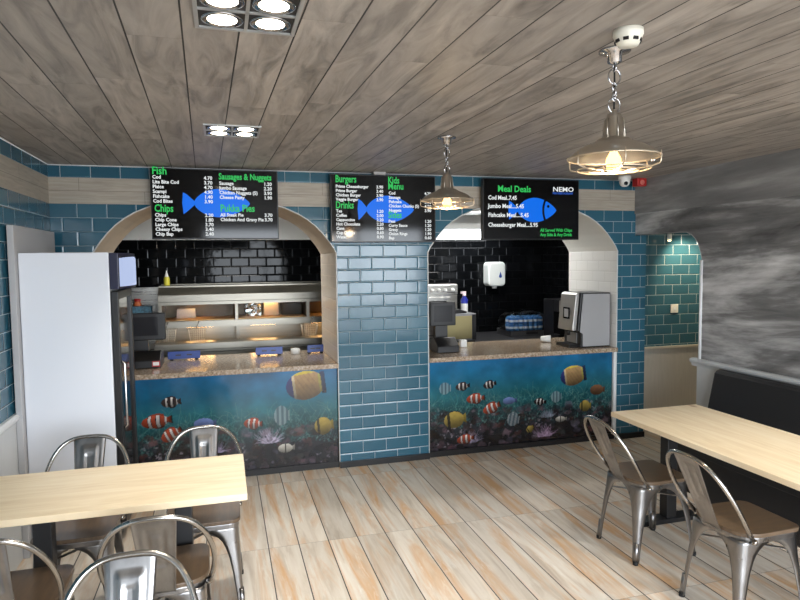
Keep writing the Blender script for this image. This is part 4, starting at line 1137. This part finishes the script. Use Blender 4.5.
fp = obj('front_cover', b, plain('satin_cover', (186,184,180), 0.45, metal=0.85), t, bevel=0.008)
m = Matrix.Rotation(math.radians(-6), 4, 'Y')
b = bmesh.new(); add_box(b, -0.2245, -0.2165, 0.09, 0.20, 0.27, 0.38); sc_ = obj('touch_screen', b, M_darkscr, fp)
b = bmesh.new(); add_box(b, -0.2262, -0.2246, 0.110, 0.180, 0.285, 0.365); obj('screen_label', b, M_panelg, sc_)
obj('drip_tray', box(-0.26, -0.155, 0.03, 0.27, 0.0, 0.028), M_dark, t, bevel=0.003)
b = bmesh.new(); add_tube(b, [(-0.20,0.15,0.162),(-0.20,0.15,0.11)], 0.02, 12); obj('spout', b, M_dark, t)
obj('cup_window', box(-0.158, -0.151, 0.07, 0.24, 0.035, 0.135), plain('splash_grey', (150,150,150), 0.3, metal=0.5), t)
t = thing('white_cup', 'white cup lying on the right counter beside the drinks machine', 'cup', (3.10, 5.66, CT+0.036))
b = bmesh.new(); add_lathe(b, [(0.0,0),(0.026,0.0),(0.036,0.10),(0.034,0.10),(0.025,0.006),(0,0.006)], 20, cap=False); obj('body', b, M_white, t, rot=(PI/2,0,PI/2-0.5))
o = obj('white_block', box(-0.032, 0.032, -0.03, 0.03, 0, 0.07), M_white, bevel=0.006); o.location = (2.235, 5.62, CT); tag(o, 'small white block on the right counter beside the till', 'block')

# strip light over the kitchen and hanging fittings
t = thing('strip_light', 'bright white strip light fitting high on the kitchen wall', 'strip light', (2.95, 7.40, 2.0))
obj('housing', box(-0.62, 0.50, -0.02, 0.199, 0.12, 0.20), M_white, t)
obj('tube', box(-0.60, 0.48, -0.03, 0.06, 0.0, 0.095), M_strip, t)
t = thing('hanging_hook', 'black double hook hanging under the kitchen ceiling', 'hook', (3.0, 6.7, 2.298))
b = bmesh.new()
for s in (-0.03, 0.03): add_tube(b, [(s*0.3,0,0),(s,0,-0.03),(s,0,-0.16)], 0.012, 8)
obj('arms', b, M_dark, t)

# ------------------------------------------------------------------ lights
def area(name, loc, sx, sy, e, col=(1,1,1), rot=(0,0,0), portal=False):
    ld = bpy.data.lights.new(name, 'AREA'); ld.shape = 'RECTANGLE'; ld.size = sx; ld.size_y = sy; ld.energy = e; ld.color = col
    if portal: ld.cycles.is_portal = True
    lo = bpy.data.objects.new(name, ld); C.objects.link(lo); lo.location = loc; lo.rotation_euler = rot; return lo
# kitchen ceiling luminaires (unseen behind the arch heads, put in to light the kitchen)
for i, (x, y) in enumerate(((0.2, 6.3), (2.9, 6.4))):
    lp = thing('unseen_kitchen_light', 'unseen white square luminaire on the kitchen ceiling behind the %s arch' % ('left' if i == 0 else 'right'), 'ceiling light', (x, y, 2.299), 0, 'kitchen ceiling luminaires')
    obj('frame', box(-0.3, 0.3, -0.15, 0.15, -0.03, 0), M_white, lp); obj('diffuser', box(-0.28, 0.28, -0.13, 0.13, -0.034, -0.0305), emit('diffuser_glow', (250,250,245), 2.0), lp)
    area('kitchen_light', (x, y, 2.255), 0.55, 0.25, (14, 17)[i], (1,0.98,0.95))
area('kitchen_strip', (2.95, 7.35, 2.03), 1.0, 0.1, 8, (0.95,0.98,1.0), (math.radians(60), 0, 0))
for x in (-0.25, 0.42, 1.08):
    area('heat_light', (x, 7.05, 1.037), 0.26, 0.05, 0.55, (1,0.72,0.42))
# daylight through the shopfront
area('shopfront_portal', (1.71, YR-0.16, 1.31), 4.02, 2.1, 1, (1,1,1), (PI/2, 0, 0), portal=True)
w = bpy.data.worlds.new('World'); scene.world = w; w.use_nodes = True
nt = w.node_tree; bg = nt.nodes['Background']
bg.inputs['Color'].default_value = (0.88, 0.95, 1.03, 1); bg.inputs['Strength'].default_value = 12.5

# ------------------------------------------------------------------ camera and view
cd = bpy.data.cameras.new('Camera'); cam = bpy.data.objects.new('Camera', cd); C.objects.link(cam)
cd.sensor_width = 36.0; cd.sensor_fit = 'HORIZONTAL'; cd.lens = 620.4666*36/800; cd.clip_start = 0.05; cd.clip_end = 200
Rm = ((0.961449, 0.028514, -0.273502), (-0.274758, 0.059238, -0.959687), (-0.011162, 0.997837, 0.064789))
M4 = Matrix(Rm).to_4x4(); M4.translation = (0, 0, 1.745); cam.matrix_world = M4
scene.camera = cam
vs = scene.view_settings; vs.view_transform = 'Standard'; vs.look = 'None'; vs.gamma = 1.0; vs.use_curve_mapping = False
vs.exposure = 0.18
